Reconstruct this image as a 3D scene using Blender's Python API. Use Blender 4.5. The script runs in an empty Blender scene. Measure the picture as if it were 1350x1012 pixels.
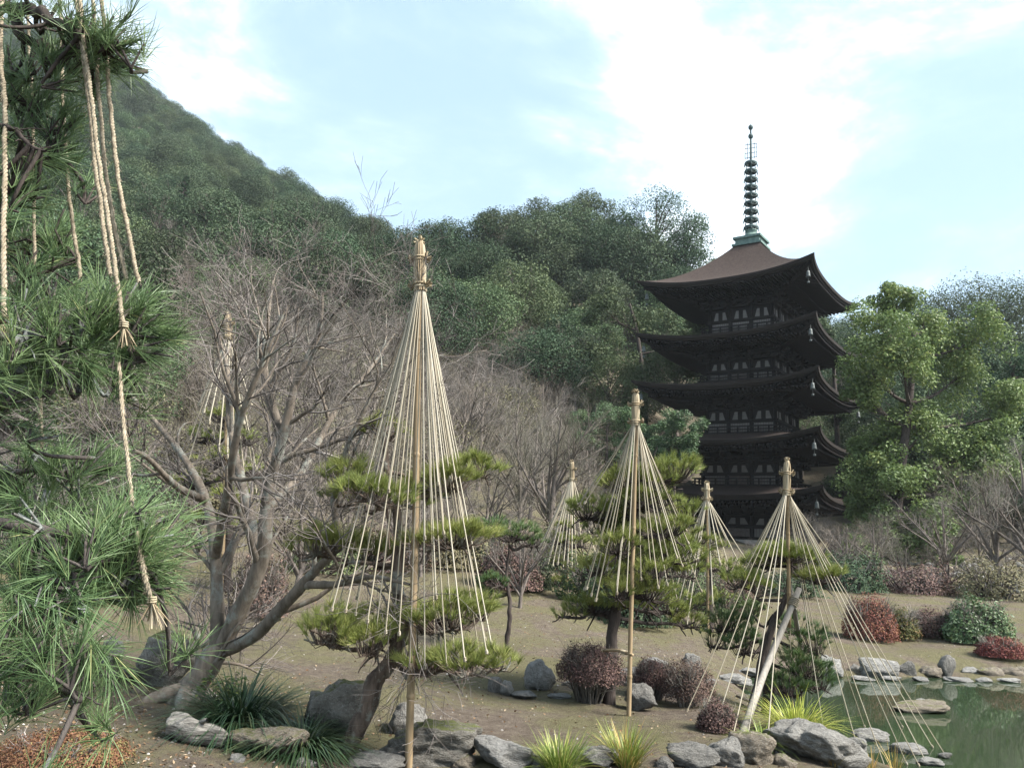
import bpy, bmesh, math, random
import numpy as np
from mathutils import Vector, Matrix, noise

sc = bpy.context.scene
COL = sc.collection
rad = math.radians
RNG = np.random.default_rng(11)
random.seed(5)

# ------------------------------------------------------------------ camera
PITCH, ROLL, EYE = rad(10.8), rad(3.0), 1.6
PXW, PXH, PXF = 1350.0, 1012.0, 1060.0
cam_data = bpy.data.cameras.new('camera')
cam_data.sensor_width = 36.0
cam_data.lens = 36.0 * PXF / PXW
cam_data.clip_start = 0.05
cam_data.clip_end = 6000
cam = bpy.data.objects.new('camera', cam_data)
COL.objects.link(cam)
cam.matrix_world = (Matrix.Translation((0, 0, EYE)) @ Matrix.Rotation(PITCH, 4, 'X')
                    @ Matrix.Rotation(rad(90), 4, 'X') @ Matrix.Rotation(ROLL, 4, 'Z'))
sc.camera = cam

# ------------------------------------------------------------------ world, sun, exposure
SUN_EL, SUN_AZ = rad(46), rad(112)        # azimuth measured from +Y towards +X
world = bpy.data.worlds.new('World')
sc.world = world
world.use_nodes = True
nt = world.node_tree
nt.nodes.clear()
wo = nt.nodes.new('ShaderNodeOutputWorld')
bg = nt.nodes.new('ShaderNodeBackground')
sky = nt.nodes.new('ShaderNodeTexSky')
sky.sky_type = 'NISHITA'
sky.sun_disc = False
sky.sun_elevation = SUN_EL
sky.sun_rotation = SUN_AZ
sky.air_density = 1.0
sky.dust_density = 1.2
tc = nt.nodes.new('ShaderNodeTexCoord')
mp = nt.nodes.new('ShaderNodeMapping')
mp.inputs['Scale'].default_value = (1.15, 1.15, 2.1)
mp.inputs['Location'].default_value = (1.17, 4.98, 2.35)
mp.inputs['Rotation'].default_value = (0.0, rad(28), 0.0)
n1 = nt.nodes.new('ShaderNodeTexNoise')
n1.inputs['Scale'].default_value = 2.0
n1.inputs['Detail'].default_value = 9
n1.inputs['Roughness'].default_value = 0.62
n1.inputs['Distortion'].default_value = 0.35
ramp = nt.nodes.new('ShaderNodeValToRGB')
ramp.color_ramp.elements[0].position = 0.40
ramp.color_ramp.elements[1].position = 0.92
ramp.color_ramp.interpolation = 'B_SPLINE'
for pos_, v_ in ((0.50, 0.04), (0.57, 0.28), (0.66, 0.75)):
    e_ = ramp.color_ramp.elements.new(pos_)
    e_.color = (v_, v_, v_, 1)
mulc = nt.nodes.new('ShaderNodeMix')
mulc.data_type = 'RGBA'
mulc.inputs['B'].default_value = (5.8, 6.0, 6.1, 1)
veil = nt.nodes.new('ShaderNodeMix')       # thin high veil over the blue
veil.data_type = 'RGBA'
veil.inputs['Factor'].default_value = 0.8
veil.inputs['B'].default_value = (1.06, 1.52, 1.86, 1)
L = nt.links.new
L(tc.outputs['Generated'], mp.inputs['Vector'])
L(mp.outputs['Vector'], n1.inputs['Vector'])
L(n1.outputs['Fac'], ramp.inputs['Fac'])
L(sky.outputs['Color'], veil.inputs['A'])
L(veil.outputs['Result'], mulc.inputs['A'])
L(ramp.outputs['Color'], mulc.inputs['Factor'])
L(mulc.outputs['Result'], bg.inputs['Color'])
bg.inputs['Strength'].default_value = 0.09
L(bg.outputs['Background'], wo.inputs['Surface'])

sun_d = bpy.data.lights.new('sun', 'SUN')
sun_d.energy = 2.7
sun_d.angle = rad(18)
sun_d.color = (1.0, 0.95, 0.87)
sun = bpy.data.objects.new('sun', sun_d)
COL.objects.link(sun)
sv = Vector((math.sin(SUN_AZ) * math.cos(SUN_EL), math.cos(SUN_AZ) * math.cos(SUN_EL), math.sin(SUN_EL)))
sun.rotation_euler = sv.to_track_quat('Z', 'Y').to_euler()

vs = sc.view_settings
vs.view_transform = 'Standard'
vs.look = 'None'
vs.gamma = 1.0
vs.use_curve_mapping = False
vs.exposure = 2.5
sc.render.engine = 'CYCLES'
sc.cycles.max_bounces = 6
sc.cycles.diffuse_bounces = 3
sc.cycles.glossy_bounces = 3
sc.cycles.transmission_bounces = 4
sc.cycles.volume_bounces = 0
sc.cycles.use_denoising = True
sc.cycles.caustics_reflective = False
sc.cycles.caustics_refractive = False

# ------------------------------------------------------------------ layout helpers
def ray(px, py):
    a = (px - PXW / 2) / PXF
    b = (PXH / 2 - py) / PXF
    x = a * math.cos(ROLL) - b * math.sin(ROLL)
    u = a * math.sin(ROLL) + b * math.cos(ROLL)
    return np.array([x, math.cos(PITCH) - u * math.sin(PITCH), math.sin(PITCH) + u * math.cos(PITCH)])

def at(px, py, Y):
    r = ray(px, py)
    return np.array([0, 0, EYE]) + r * (Y / r[1])

def hit(px, py, z):
    r = ray(px, py)
    return np.array([0, 0, EYE]) + r * ((z - EYE) / r[2])

def mpp(Y):                                # metres per photo pixel at depth Y
    return Y / PXF

# ------------------------------------------------------------------ mesh helpers
class MB:
    def __init__(s):
        s.v, s.f, s.t, s.n = [], [], [], 0
    def add(s, v, f, t=None):
        v = np.asarray(v, float).reshape(-1, 3)
        f = np.asarray(f, int)
        s.v.append(v)
        s.f.append(f + s.n)
        if t is None:
            t = 0.5
        s.t.append(np.broadcast_to(np.asarray(t, float), (len(v),)))
        s.n += len(v)
        return s
    def mesh(s, name, mat, smooth=True):
        me = bpy.data.meshes.new(name)
        v = np.concatenate(s.v)
        me.vertices.add(len(v))
        me.vertices.foreach_set('co', v.astype(np.float32).ravel())
        lv = np.concatenate([f.ravel() for f in s.f])
        tot = np.concatenate([np.full(len(f), f.shape[1]) for f in s.f])
        st = np.concatenate([[0], np.cumsum(tot)[:-1]])
        me.loops.add(len(lv))
        me.loops.foreach_set('vertex_index', lv.astype(np.int32))
        me.polygons.add(len(tot))
        me.polygons.foreach_set('loop_start', st.astype(np.int32))
        me.polygons.foreach_set('loop_total', tot.astype(np.int32))
        me.polygons.foreach_set('use_smooth', np.full(len(tot), smooth, dtype=bool))
        a = me.attributes.new('tint', 'FLOAT', 'POINT')
        a.data.foreach_set('value', np.concatenate(s.t).astype(np.float32))
        me.update(calc_edges=True)
        me.validate()
        me.materials.append(mat)
        return me
    def build(s, name, mat, parent=None, smooth=True):
        return link(name, s.mesh(name, mat, smooth), parent)

def link(name, me, parent=None):
    o = bpy.data.objects.new(name, me)
    COL.objects.link(o)
    if parent is not None:
        o.parent = parent
    return o

def tag(o, label, cat, group=None):
    o['label'] = label
    o['category'] = cat
    if group:
        o['group'] = group
    return o

def thing(name, label, cat, loc=(0, 0, 0), rz=0.0, group=None):
    o = bpy.data.objects.new(name, None)
    o.empty_display_size = 0.2
    COL.objects.link(o)
    o.location = Vector([float(q) for q in loc])
    o.rotation_euler = (0, 0, rz)
    return tag(o, label, cat, group)

def struct(o, kind='structure'):
    o['kind'] = kind
    return o

def copy_tree(o, loc, rz=0, scale=1.0, label=None, group=None):
    r = o.copy()
    COL.objects.link(r)
    r.location = Vector([float(q) for q in loc])
    r.rotation_euler = (0, 0, rz)
    r.scale = scale if isinstance(scale, tuple) else (scale,) * 3
    if label:
        r['label'] = label
    if group:
        r['group'] = group
    for ch in o.children:
        c = ch.copy()
        COL.objects.link(c)
        c.parent = r
        for g in ch.children:
            d = g.copy()
            COL.objects.link(d)
            d.parent = c
    return r

def nrm(a):
    return a / np.maximum(np.linalg.norm(a, axis=-1, keepdims=True), 1e-9)

def tubes(P, r, sides=5):
    """P[N,K,3] centre lines, r[N,K] radii -> verts, quads"""
    P = np.asarray(P, float)
    if P.ndim == 2:
        P = P[None]
    N, K, _ = P.shape
    r = np.broadcast_to(np.asarray(r, float), (N, K))
    T = nrm(np.gradient(P, axis=1))
    m = nrm(T.mean(1))
    ref = np.where(np.abs(m[:, 2:3]) < 0.75, np.array([[0, 0, 1.0]]), np.array([[1.0, 0, 0]]))[:, None, :]
    U = nrm(np.cross(T, np.broadcast_to(ref, T.shape)))
    V = np.cross(T, U)
    a = np.linspace(0, 2 * math.pi, sides, endpoint=False)
    ring = (P[:, :, None] + r[:, :, None, None] * (np.cos(a)[:, None] * U[:, :, None] + np.sin(a)[:, None] * V[:, :, None]))
    idx = np.arange(N * K * sides).reshape(N, K, sides)
    nx = np.roll(idx, -1, axis=2)
    f = np.stack([idx[:, :-1], nx[:, :-1], nx[:, 1:], idx[:, 1:]], -1).reshape(-1, 4)
    return ring.reshape(-1, 3), f

def add_tubes(mb, P, r, sides=5, tint=None):
    P = np.asarray(P, float)
    if P.ndim == 2:
        P = P[None]
    N, K, _ = P.shape
    v, f = tubes(P, r, sides)
    if tint is None:
        t = np.repeat(RNG.random(N), K * sides)
    else:
        t = np.repeat(np.broadcast_to(tint, (N,)), K * sides)
    mb.add(v, f, t)

def add_trunk(mb, P, r, sides=14, rings=48, amp=0.12, freq=7.0):
    """limb with an uneven, knotty surface"""
    P = np.asarray(P, float)
    Q = smooth_path(P, rings)
    rr = np.interp(np.linspace(0, 1, rings), np.linspace(0, 1, len(r)), r)
    v, f = tubes(Q, rr[None], sides)
    c = np.repeat(Q, sides, 0)
    d = v - c
    k = np.array([noise.fractal(Vector((q[0] * freq, q[1] * freq, q[2] * freq * 0.45)), 0.8, 2.0, 4) for q in v])
    mb.add(c + d * (1 + amp * k * 1.6)[:, None], f, RNG.random())

def capped(P, r):
    """pole centre line with closed ends"""
    P = np.asarray(P, float)
    r = np.broadcast_to(np.asarray(r, float), (len(P),))
    d0, d1 = nrm(P[0] - P[1]), nrm(P[-1] - P[-2])
    P2 = np.concatenate([[P[0] + d0 * 2e-4], P, [P[-1] + d1 * 2e-4]])
    return P2, np.concatenate([[1e-4], r, [1e-4]])

def smooth_path(pts, n):
    """Catmull-Rom resample"""
    p = np.asarray(pts, float)
    p = np.concatenate([[2 * p[0] - p[1]], p, [2 * p[-1] - p[-2]]])
    t = np.linspace(0, len(p) - 3 - 1e-6, n)
    i = t.astype(int)
    u = (t - i)[:, None]
    p0, p1, p2, p3 = p[i], p[i + 1], p[i + 2], p[i + 3]
    return 0.5 * ((2 * p1) + (-p0 + p2) * u + (2 * p0 - 5 * p1 + 4 * p2 - p3) * u ** 2 + (-p0 + 3 * p1 - 3 * p2 + p3) * u ** 3)

def needles(mb, base, d, ln, w, tint, simple=False):
    """slim three-sided needles with a slight bend"""
    N = len(base)
    d = nrm(d)
    a = nrm(np.cross(d, RNG.normal(size=(N, 3))))
    b = np.cross(d, a)
    ln = np.broadcast_to(ln, (N,))[:, None]
    mid = base + d * ln * 0.55 + a * ln * 0.03
    tip = base + d * ln + a * ln * RNG.uniform(-0.02, 0.10, (N, 1)) - np.array([0, 0, 1.0]) * ln * 0.06
    if simple:
        v = np.stack([base + w * (math.cos(k * 2.0944) * a + math.sin(k * 2.0944) * b) for k in range(3)] + [tip], 1)
        f = np.array([[0, 1, 3], [1, 2, 3], [2, 0, 3]])
        mb.add(v.reshape(-1, 3), (f[None] + (np.arange(N) * 4)[:, None, None]).reshape(-1, 3), np.repeat(tint, 4))
        return
    vs_ = []
    for c in (base, mid):
        for k in range(3):
            an = k * 2.0944
            vs_.append(c + w * (math.cos(an) * a + math.sin(an) * b))
    vs_.append(tip)
    v = np.stack(vs_, 1)
    q = np.array([[0, 1, 4, 3], [1, 2, 5, 4], [2, 0, 3, 5]])
    t = np.array([[3, 4, 6], [4, 5, 6], [5, 3, 6]])
    off = (np.arange(N) * 7)[:, None, None]
    n0 = mb.n
    mb.add(v.reshape(-1, 3), (q[None] + off).reshape(-1, 4), np.repeat(tint, 7))
    mb.f.append((t[None] + off).reshape(-1, 3) + n0)

def leaves(mb, c, nr, size, tint, asp=0.5):
    """folded diamond leaves"""
    N = len(c)
    nr = nrm(nr)
    a = nrm(np.cross(nr, RNG.normal(size=(N, 3))))
    b = np.cross(nr, a)
    s = np.broadcast_to(size, (N,))[:, None]
    v = np.stack([c - a * s * 0.5, c + b * s * asp * 0.5 + nr * s * 0.08, c + a * s * 0.5 - nr * s * 0.05, c - b * s * asp * 0.5 + nr * s * 0.08], 1)
    f = np.arange(N * 4).reshape(N, 4)
    mb.add(v.reshape(-1, 3), f, np.repeat(np.broadcast_to(tint, (N,)), 4))

def blades(mb, base, d, ln, w, droop, tint, K=5):
    N = len(base)
    d = nrm(d)
    t = np.linspace(0, 1, K)
    ln = np.broadcast_to(ln, (N,))[:, None, None]
    side = nrm(np.cross(d, np.array([0, 0, 1.0])) + 1e-4)
    out = nrm(d * np.array([1, 1, 0.0]) + 1e-5)
    C = base[:, None] + d[:, None] * ln * t[None, :, None] + (out[:, None] * 0.35 - np.array([0, 0, 1.0])) * (np.broadcast_to(droop, (N,))[:, None, None] * ln * (t ** 2)[None, :, None])
    wd = (w * (1 - t ** 2 * 0.92))[None, :, None]
    A = C + side[:, None] * wd
    B = C - side[:, None] * wd
    v = np.stack([A, B], 2)
    idx = np.arange(N * K * 2).reshape(N, K, 2)
    f = np.stack([idx[:, :-1, 0], idx[:, :-1, 1], idx[:, 1:, 1], idx[:, 1:, 0]], -1).reshape(-1, 4)
    mb.add(v.reshape(-1, 3), f, np.repeat(tint, K * 2))

def box(mb, c, h, rz=0.0, tint=0.5):
    c = np.asarray(c, float)
    s = np.array([[-1, -1, -1], [1, -1, -1], [1, 1, -1], [-1, 1, -1], [-1, -1, 1], [1, -1, 1], [1, 1, 1], [-1, 1, 1]], float) * np.asarray(h, float)
    ca, sa = math.cos(rz), math.sin(rz)
    s = np.stack([s[:, 0] * ca - s[:, 1] * sa, s[:, 0] * sa + s[:, 1] * ca, s[:, 2]], 1)
    f = [[0, 3, 2, 1], [4, 5, 6, 7], [0, 1, 5, 4], [1, 2, 6, 5], [2, 3, 7, 6], [3, 0, 4, 7]]
    mb.add(s + c, f, tint)

def lathe(mb, prof, sides=16, c=(0, 0, 0), tint=0.5):
    prof = np.asarray(prof, float)
    a = np.linspace(0, 2 * math.pi, sides, endpoint=False)
    v = np.stack([prof[:, 0:1] * np.cos(a), prof[:, 0:1] * np.sin(a), np.repeat(prof[:, 1:2], sides, 1)], -1) + np.asarray(c, float)
    idx = np.arange(len(prof) * sides).reshape(len(prof), sides)
    nx = np.roll(idx, -1, 1)
    f = np.stack([idx[:-1], nx[:-1], nx[1:], idx[1:]], -1).reshape(-1, 4)
    mb.add(v.reshape(-1, 3), f, tint)

# ------------------------------------------------------------------ materials
def newmat(name):
    m = bpy.data.materials.new(name)
    m.use_nodes = True
    n = m.node_tree
    n.nodes.clear()
    o = n.nodes.new('ShaderNodeOutputMaterial')
    p = n.nodes.new('ShaderNodeBsdfPrincipled')
    n.links.new(p.outputs[0], o.inputs['Surface'])
    return m, n, p, o

def noisenode(n, scale, detail=5, rough=0.6, coord='Object', dist=0.0, stretch=None):
    t = n.nodes.new('ShaderNodeTexCoord')
    x = n.nodes.new('ShaderNodeTexNoise')
    x.inputs['Scale'].default_value = scale
    x.inputs['Detail'].default_value = detail
    x.inputs['Roughness'].default_value = rough
    x.inputs['Distortion'].default_value = dist
    if stretch:
        m = n.nodes.new('ShaderNodeMapping')
        m.inputs['Scale'].default_value = stretch
        n.links.new(t.outputs[coord], m.inputs['Vector'])
        n.links.new(m.outputs['Vector'], x.inputs['Vector'])
    else:
        n.links.new(t.outputs[coord], x.inputs['Vector'])
    return x.outputs['Fac']

def rampnode(n, fac, stops):
    r = n.nodes.new('ShaderNodeValToRGB')
    e = r.color_ramp.elements
    e[0].position, e[0].color = stops[0][0], (*stops[0][1], 1)
    e[1].position, e[1].color = stops[-1][0], (*stops[-1][1], 1)
    for p, c in stops[1:-1]:
        k = e.new(p)
        k.color = (*c, 1)
    n.links.new(fac, r.inputs['Fac'])
    return r.outputs['Color']

def mixc(n, fac, a, b, mode='MIX'):
    m = n.nodes.new('ShaderNodeMix')
    m.data_type = 'RGBA'
    m.blend_type = mode
    for sock, val in (('Factor', fac), ('A', a), ('B', b)):
        if hasattr(val, 'links') or isinstance(val, bpy.types.NodeSocket):
            n.links.new(val, m.inputs[sock])
        elif sock == 'Factor':
            m.inputs[sock].default_value = val
        else:
            m.inputs[sock].default_value = (*val, 1)
    return m.outputs['Result']

def maths(n, op, a, b=0.0, clamp=False):
    m = n.nodes.new('ShaderNodeMath')
    m.operation = op
    m.use_clamp = clamp
    for i, val in enumerate((a, b)):
        if isinstance(val, bpy.types.NodeSocket):
            n.links.new(val, m.inputs[i])
        else:
            m.inputs[i].default_value = val
    return m.outputs[0]

def bump(n, p, h, strength=0.5, dist=0.02):
    b = n.nodes.new('ShaderNodeBump')
    b.inputs['Strength'].default_value = strength
    b.inputs['Distance'].default_value = dist
    n.links.new(h, b.inputs['Height'])
    n.links.new(b.outputs['Normal'], p.inputs['Normal'])

def mat_foliage(name, c0, c1, c2=None, rough=0.6, trans=0.0, rnd=0.25, spec=0.2):
    """tint attribute picks a leaf's own colour; each tree varies a little"""
    m, n, p, o = newmat(name)
    at_ = n.nodes.new('ShaderNodeAttribute')
    at_.attribute_name = 'tint'
    stops = [(0.0, c0), (0.75, c1), (1.0, c2 or c1)]
    col = rampnode(n, at_.outputs['Fac'], stops)
    oi = n.nodes.new('ShaderNodeObjectInfo')
    hs = n.nodes.new('ShaderNodeHueSaturation')
    n.links.new(col, hs.inputs['Color'])
    n.links.new(maths(n, 'ADD', maths(n, 'MULTIPLY', oi.outputs['Random'], rnd * 2), 1 - rnd), hs.inputs['Value'])
    n.links.new(maths(n, 'ADD', maths(n, 'MULTIPLY', maths(n, 'FRACT', maths(n, 'MULTIPLY', oi.outputs['Random'], 7.3)), rnd * 0.22), 0.5 - rnd * 0.11), hs.inputs['Hue'])
    n.links.new(hs.outputs['Color'], p.inputs['Base Color'])
    p.inputs['Roughness'].default_value = rough
    p.inputs['Specular IOR Level'].default_value = spec
    if trans > 0:
        tr = n.nodes.new('ShaderNodeBsdfTranslucent')
        n.links.new(hs.outputs['Color'], tr.inputs['Color'])
        mx = n.nodes.new('ShaderNodeMixShader')
        mx.inputs[0].default_value = trans
        n.links.new(p.outputs[0], mx.inputs[1])
        n.links.new(tr.outputs[0], mx.inputs[2])
        n.links.new(mx.outputs[0], o.inputs['Surface'])
    return m

def mat_bark(name, c0, c1, scale=14, lichen=None, stretch=(1, 1, 0.25), bs=0.7, bd=0.012):
    m, n, p, o = newmat(name)
    f = noisenode(n, scale, 7, 0.65, stretch=stretch)
    col = rampnode(n, f, [(0.3, c0), (0.7, c1)])
    if lichen:
        g = noisenode(n, scale * 0.35, 6, 0.7)
        fac = rampnode(n, g, [(0.52, (0, 0, 0)), (0.62, (1, 1, 1))])
        col = mixc(n, fac, col, lichen)
    n.links.new(col, p.inputs['Base Color'])
    p.inputs['Roughness'].default_value = 0.9
    p.inputs['Specular IOR Level'].default_value = 0.15
    bump(n, p, f, bs, bd)
    return m

def mat_plain(name, c0, c1, scale=8, rough=0.8, bs=0.3, bd=0.005, stretch=None, spec=0.3):
    m, n, p, o = newmat(name)
    f = noisenode(n, scale, 6, 0.6, stretch=stretch)
    n.links.new(rampnode(n, f, [(0.3, c0), (0.7, c1)]), p.inputs['Base Color'])
    p.inputs['Roughness'].default_value = rough
    p.inputs['Specular IOR Level'].default_value = spec
    bump(n, p, f, bs, bd)
    return m

def mat_rock(name, c0, c1, moss=0.0, mosscol=(0.10, 0.11, 0.035)):
    m, n, p, o = newmat(name)
    f = noisenode(n, 3.0, 9, 0.68)
    f2 = noisenode(n, 17.0, 8, 0.7)
    col = rampnode(n, f, [(0.28, c0), (0.5, tuple((a + b) / 2 for a, b in zip(c0, c1))), (0.72, c1)])
    spots = rampnode(n, f2, [(0.52, (0, 0, 0)), (0.66, (1, 1, 1))])
    col = mixc(n, maths(n, 'MULTIPLY', spots, 0.6), col, (0.36, 0.355, 0.33))
    dark = rampnode(n, noisenode(n, 6.0, 8, 0.7, dist=0.6), [(0.34, (1, 1, 1)), (0.46, (0, 0, 0))])
    col = mixc(n, maths(n, 'MULTIPLY', dark, 0.6), col, (0.07, 0.065, 0.06))
    oi = n.nodes.new('ShaderNodeObjectInfo')
    hs = n.nodes.new('ShaderNodeHueSaturation')
    n.links.new(col, hs.inputs['Color'])
    n.links.new(maths(n, 'ADD', maths(n, 'MULTIPLY', oi.outputs['Random'], 0.5), 0.75), hs.inputs['Value'])
    col = hs.outputs['Color']
    if moss > 0:
        g = n.nodes.new('ShaderNodeNewGeometry')
        sx = n.nodes.new('ShaderNodeSeparateXYZ')
        n.links.new(g.outputs['Normal'], sx.inputs[0])
        mf = maths(n, 'MULTIPLY', sx.outputs['Z'], noisenode(n, 2.2, 8, 0.75))
        mf = rampnode(n, mf, [(0.50 - moss * 0.3, (0, 0, 0)), (0.62 - moss * 0.3, (1, 1, 1))])
        col = mixc(n, mf, col, mosscol)
    n.links.new(col, p.inputs['Base Color'])
    p.inputs['Roughness'].default_value = 0.88
    p.inputs['Specular IOR Level'].default_value = 0.25
    h = maths(n, 'ADD', maths(n, 'MULTIPLY', f, 1.4), maths(n, 'MULTIPLY', f2, 0.5))
    bump(n, p, h, 1.0, 0.06)
    return m

M = {}
M['needle_near'] = mat_foliage('needle_near', (0.055, 0.105, 0.045), (0.150, 0.220, 0.090), (0.32, 0.33, 0.15), 0.45, 0.28, 0.05, 0.3)
M['needle'] = mat_foliage('needle', (0.145, 0.180, 0.048), (0.305, 0.350, 0.105), (0.44, 0.40, 0.17), 0.5, 0.4, 0.06, 0.3)
M['needle_dark'] = mat_foliage('needle_dark', (0.045, 0.085, 0.036), (0.115, 0.180, 0.062), (0.22, 0.22, 0.09), 0.5, 0.25, 0.1, 0.3)
M['leaf_dark'] = mat_foliage('leaf_dark', (0.029, 0.047, 0.028), (0.058, 0.087, 0.047), (0.085, 0.109, 0.057), 0.65, 0.2, 0.28, 0.15)
M['leaf_mid'] = mat_foliage('leaf_mid', (0.044, 0.069, 0.035), (0.088, 0.125, 0.058), (0.123, 0.150, 0.070), 0.65, 0.2, 0.24, 0.18)
M['leaf_camphor'] = mat_foliage('leaf_camphor', (0.066, 0.106, 0.036), (0.147, 0.201, 0.066), (0.271, 0.293, 0.091), 0.5, 0.3, 0.05, 0.3)
M['leaf_olive'] = mat_foliage('leaf_olive', (0.085, 0.085, 0.048), (0.145, 0.135, 0.072), (0.19, 0.165, 0.09), 0.6, 0.15, 0.2, 0.2)
M['leaf_bush'] = mat_foliage('leaf_bush', (0.040, 0.075, 0.036), (0.090, 0.145, 0.062), (0.14, 0.19, 0.085), 0.45, 0.2, 0.1, 0.3)
M['azalea_red'] = mat_foliage('azalea_red', (0.085, 0.030, 0.026), (0.17, 0.060, 0.045), (0.20, 0.11, 0.05), 0.6, 0.1, 0.12, 0.2)
M['azalea_rust'] = mat_foliage('azalea_rust', (0.10, 0.045, 0.030), (0.19, 0.085, 0.050), (0.17, 0.16, 0.06), 0.6, 0.1, 0.1, 0.2)
M['azalea_brown'] = mat_foliage('azalea_brown', (0.055, 0.036, 0.034), (0.125, 0.080, 0.070), (0.19, 0.13, 0.10), 0.7, 0.1, 0.12, 0.15)
M['azalea_green'] = mat_foliage('azalea_green', (0.05, 0.055, 0.02), (0.11, 0.11, 0.035), (0.19, 0.10, 0.05), 0.6, 0.1, 0.1, 0.2)
M['grass_dark'] = mat_foliage('grass_dark', (0.012, 0.030, 0.014), (0.035, 0.065, 0.028), (0.09, 0.11, 0.05), 0.35, 0.1, 0.1, 0.4)
M['grass_fresh'] = mat_foliage('grass_fresh', (0.07, 0.12, 0.02), (0.19, 0.25, 0.05), (0.38, 0.34, 0.12), 0.45, 0.2, 0.05, 0.3)
M['grass_lime'] = mat_foliage('grass_lime', (0.13, 0.17, 0.02), (0.30, 0.33, 0.06), (0.42, 0.38, 0.12), 0.45, 0.25, 0.05, 0.3)
M['grass_straw'] = mat_foliage('grass_straw', (0.16, 0.15, 0.03), (0.34, 0.24, 0.08), (0.50, 0.30, 0.13), 0.5, 0.2, 0.05, 0.2)
M['litter'] = mat_foliage('litter', (0.075, 0.044, 0.027), (0.176, 0.115, 0.068), (0.304, 0.249, 0.176), 0.8, 0.1, 0.0, 0.1)
M['pebble'] = mat_foliage('pebble', (0.075, 0.068, 0.064), (0.225, 0.210, 0.195), (0.375, 0.360, 0.338), 0.85, 0.0, 0.0, 0.2)
M['twig'] = mat_foliage('twig', (0.061, 0.054, 0.047), (0.155, 0.141, 0.127), (0.253, 0.233, 0.212), 0.85, 0.0, 0.30, 0.15)
M['twig_warm'] = mat_foliage('twig_warm', (0.058, 0.052, 0.038), (0.157, 0.140, 0.110), (0.251, 0.226, 0.188), 0.85, 0.0, 0.32, 0.15)
M['bark_maple'] = mat_bark('bark_maple', (0.068, 0.056, 0.044), (0.208, 0.176, 0.144), 16, lichen=(0.200, 0.204, 0.180))
M['bark_grey'] = mat_bark('bark_grey', (0.060, 0.050, 0.044), (0.176, 0.152, 0.136), 8)
M['bark_pine'] = mat_bark('bark_pine', (0.032, 0.023, 0.020), (0.171, 0.131, 0.104), 20, lichen=(0.198, 0.198, 0.171), bs=1.0, bd=0.03)
M['bark_dark'] = mat_bark('bark_dark', (0.020, 0.016, 0.015), (0.077, 0.063, 0.056), 18, bs=0.9, bd=0.02)
M['bark_lichen'] = mat_bark('bark_lichen', (0.027, 0.023, 0.022), (0.099, 0.086, 0.077), 22, lichen=(0.19, 0.205, 0.195), bs=0.9, bd=0.02)
M['rope'] = mat_foliage('rope', (0.242, 0.210, 0.157), (0.339, 0.307, 0.242), (0.388, 0.355, 0.291), 0.85, 0.0, 0.03, 0.1)
M['rope_thick'] = mat_plain('rope_thick', (0.150, 0.122, 0.085), (0.330, 0.285, 0.215), 70, 0.9, 0.8, 0.006, spec=0.1)
M['straw'] = mat_foliage('straw', (0.190, 0.147, 0.092), (0.301, 0.250, 0.171), (0.364, 0.317, 0.230), 0.8, 0.0, 0.04, 0.15)
M['bamboo'] = mat_plain('bamboo', (0.166, 0.118, 0.067), (0.269, 0.202, 0.122), 6, 0.6, 0.2, 0.003, stretch=(5, 5, 0.6))
M['grey_pole'] = mat_plain('grey_pole', (0.141, 0.128, 0.112), (0.256, 0.237, 0.211), 8, 0.8, 0.3, 0.004, stretch=(5, 5, 0.6))
M['rock_grey'] = mat_rock('rock_grey', (0.116, 0.111, 0.103), (0.267, 0.258, 0.239), 0.0)
M['rock_moss'] = mat_rock('rock_moss', (0.095, 0.086, 0.073), (0.216, 0.203, 0.178), 0.42)
M['rock_light'] = mat_rock('rock_light', (0.159, 0.156, 0.145), (0.303, 0.297, 0.285), 0.0)
M['rock_brown'] = mat_rock('rock_brown', (0.116, 0.095, 0.070), (0.248, 0.212, 0.166), 0.25)
M['log'] = mat_plain('log', (0.085, 0.078, 0.068), (0.30, 0.285, 0.26), 7, 0.95, 1.0, 0.05, stretch=(0.6, 5, 5))
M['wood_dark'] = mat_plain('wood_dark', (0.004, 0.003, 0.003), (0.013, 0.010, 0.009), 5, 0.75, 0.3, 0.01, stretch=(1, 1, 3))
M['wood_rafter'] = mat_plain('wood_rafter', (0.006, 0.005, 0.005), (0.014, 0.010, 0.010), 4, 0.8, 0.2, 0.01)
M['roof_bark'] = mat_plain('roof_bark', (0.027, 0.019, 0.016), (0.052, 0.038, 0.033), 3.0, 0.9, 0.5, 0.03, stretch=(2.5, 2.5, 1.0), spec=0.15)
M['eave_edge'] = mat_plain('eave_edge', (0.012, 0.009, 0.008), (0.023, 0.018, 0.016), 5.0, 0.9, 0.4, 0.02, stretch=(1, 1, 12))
M['plaster'] = mat_plain('plaster', (0.140, 0.131, 0.129), (0.196, 0.190, 0.184), 3, 0.9, 0.1, 0.004)
M['lattice'] = mat_plain('lattice', (0.080, 0.065, 0.060), (0.150, 0.130, 0.120), 6, 0.9, 0.2, 0.004)
M['copper'] = mat_plain('copper', (0.056, 0.098, 0.087), (0.124, 0.180, 0.158), 6, 0.6, 0.2, 0.01)
M['copper_dark'] = mat_plain('copper_dark', (0.022, 0.038, 0.042), (0.054, 0.086, 0.083), 6, 0.55, 0.2, 0.01)
M['bell'] = mat_plain('bell', (0.050, 0.060, 0.060), (0.101, 0.113, 0.110), 8, 0.6, 0.1, 0.004)
M['stone_base'] = mat_plain('stone_base', (0.22, 0.21, 0.19), (0.36, 0.34, 0.31), 3, 0.9, 0.3, 0.02)

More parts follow.
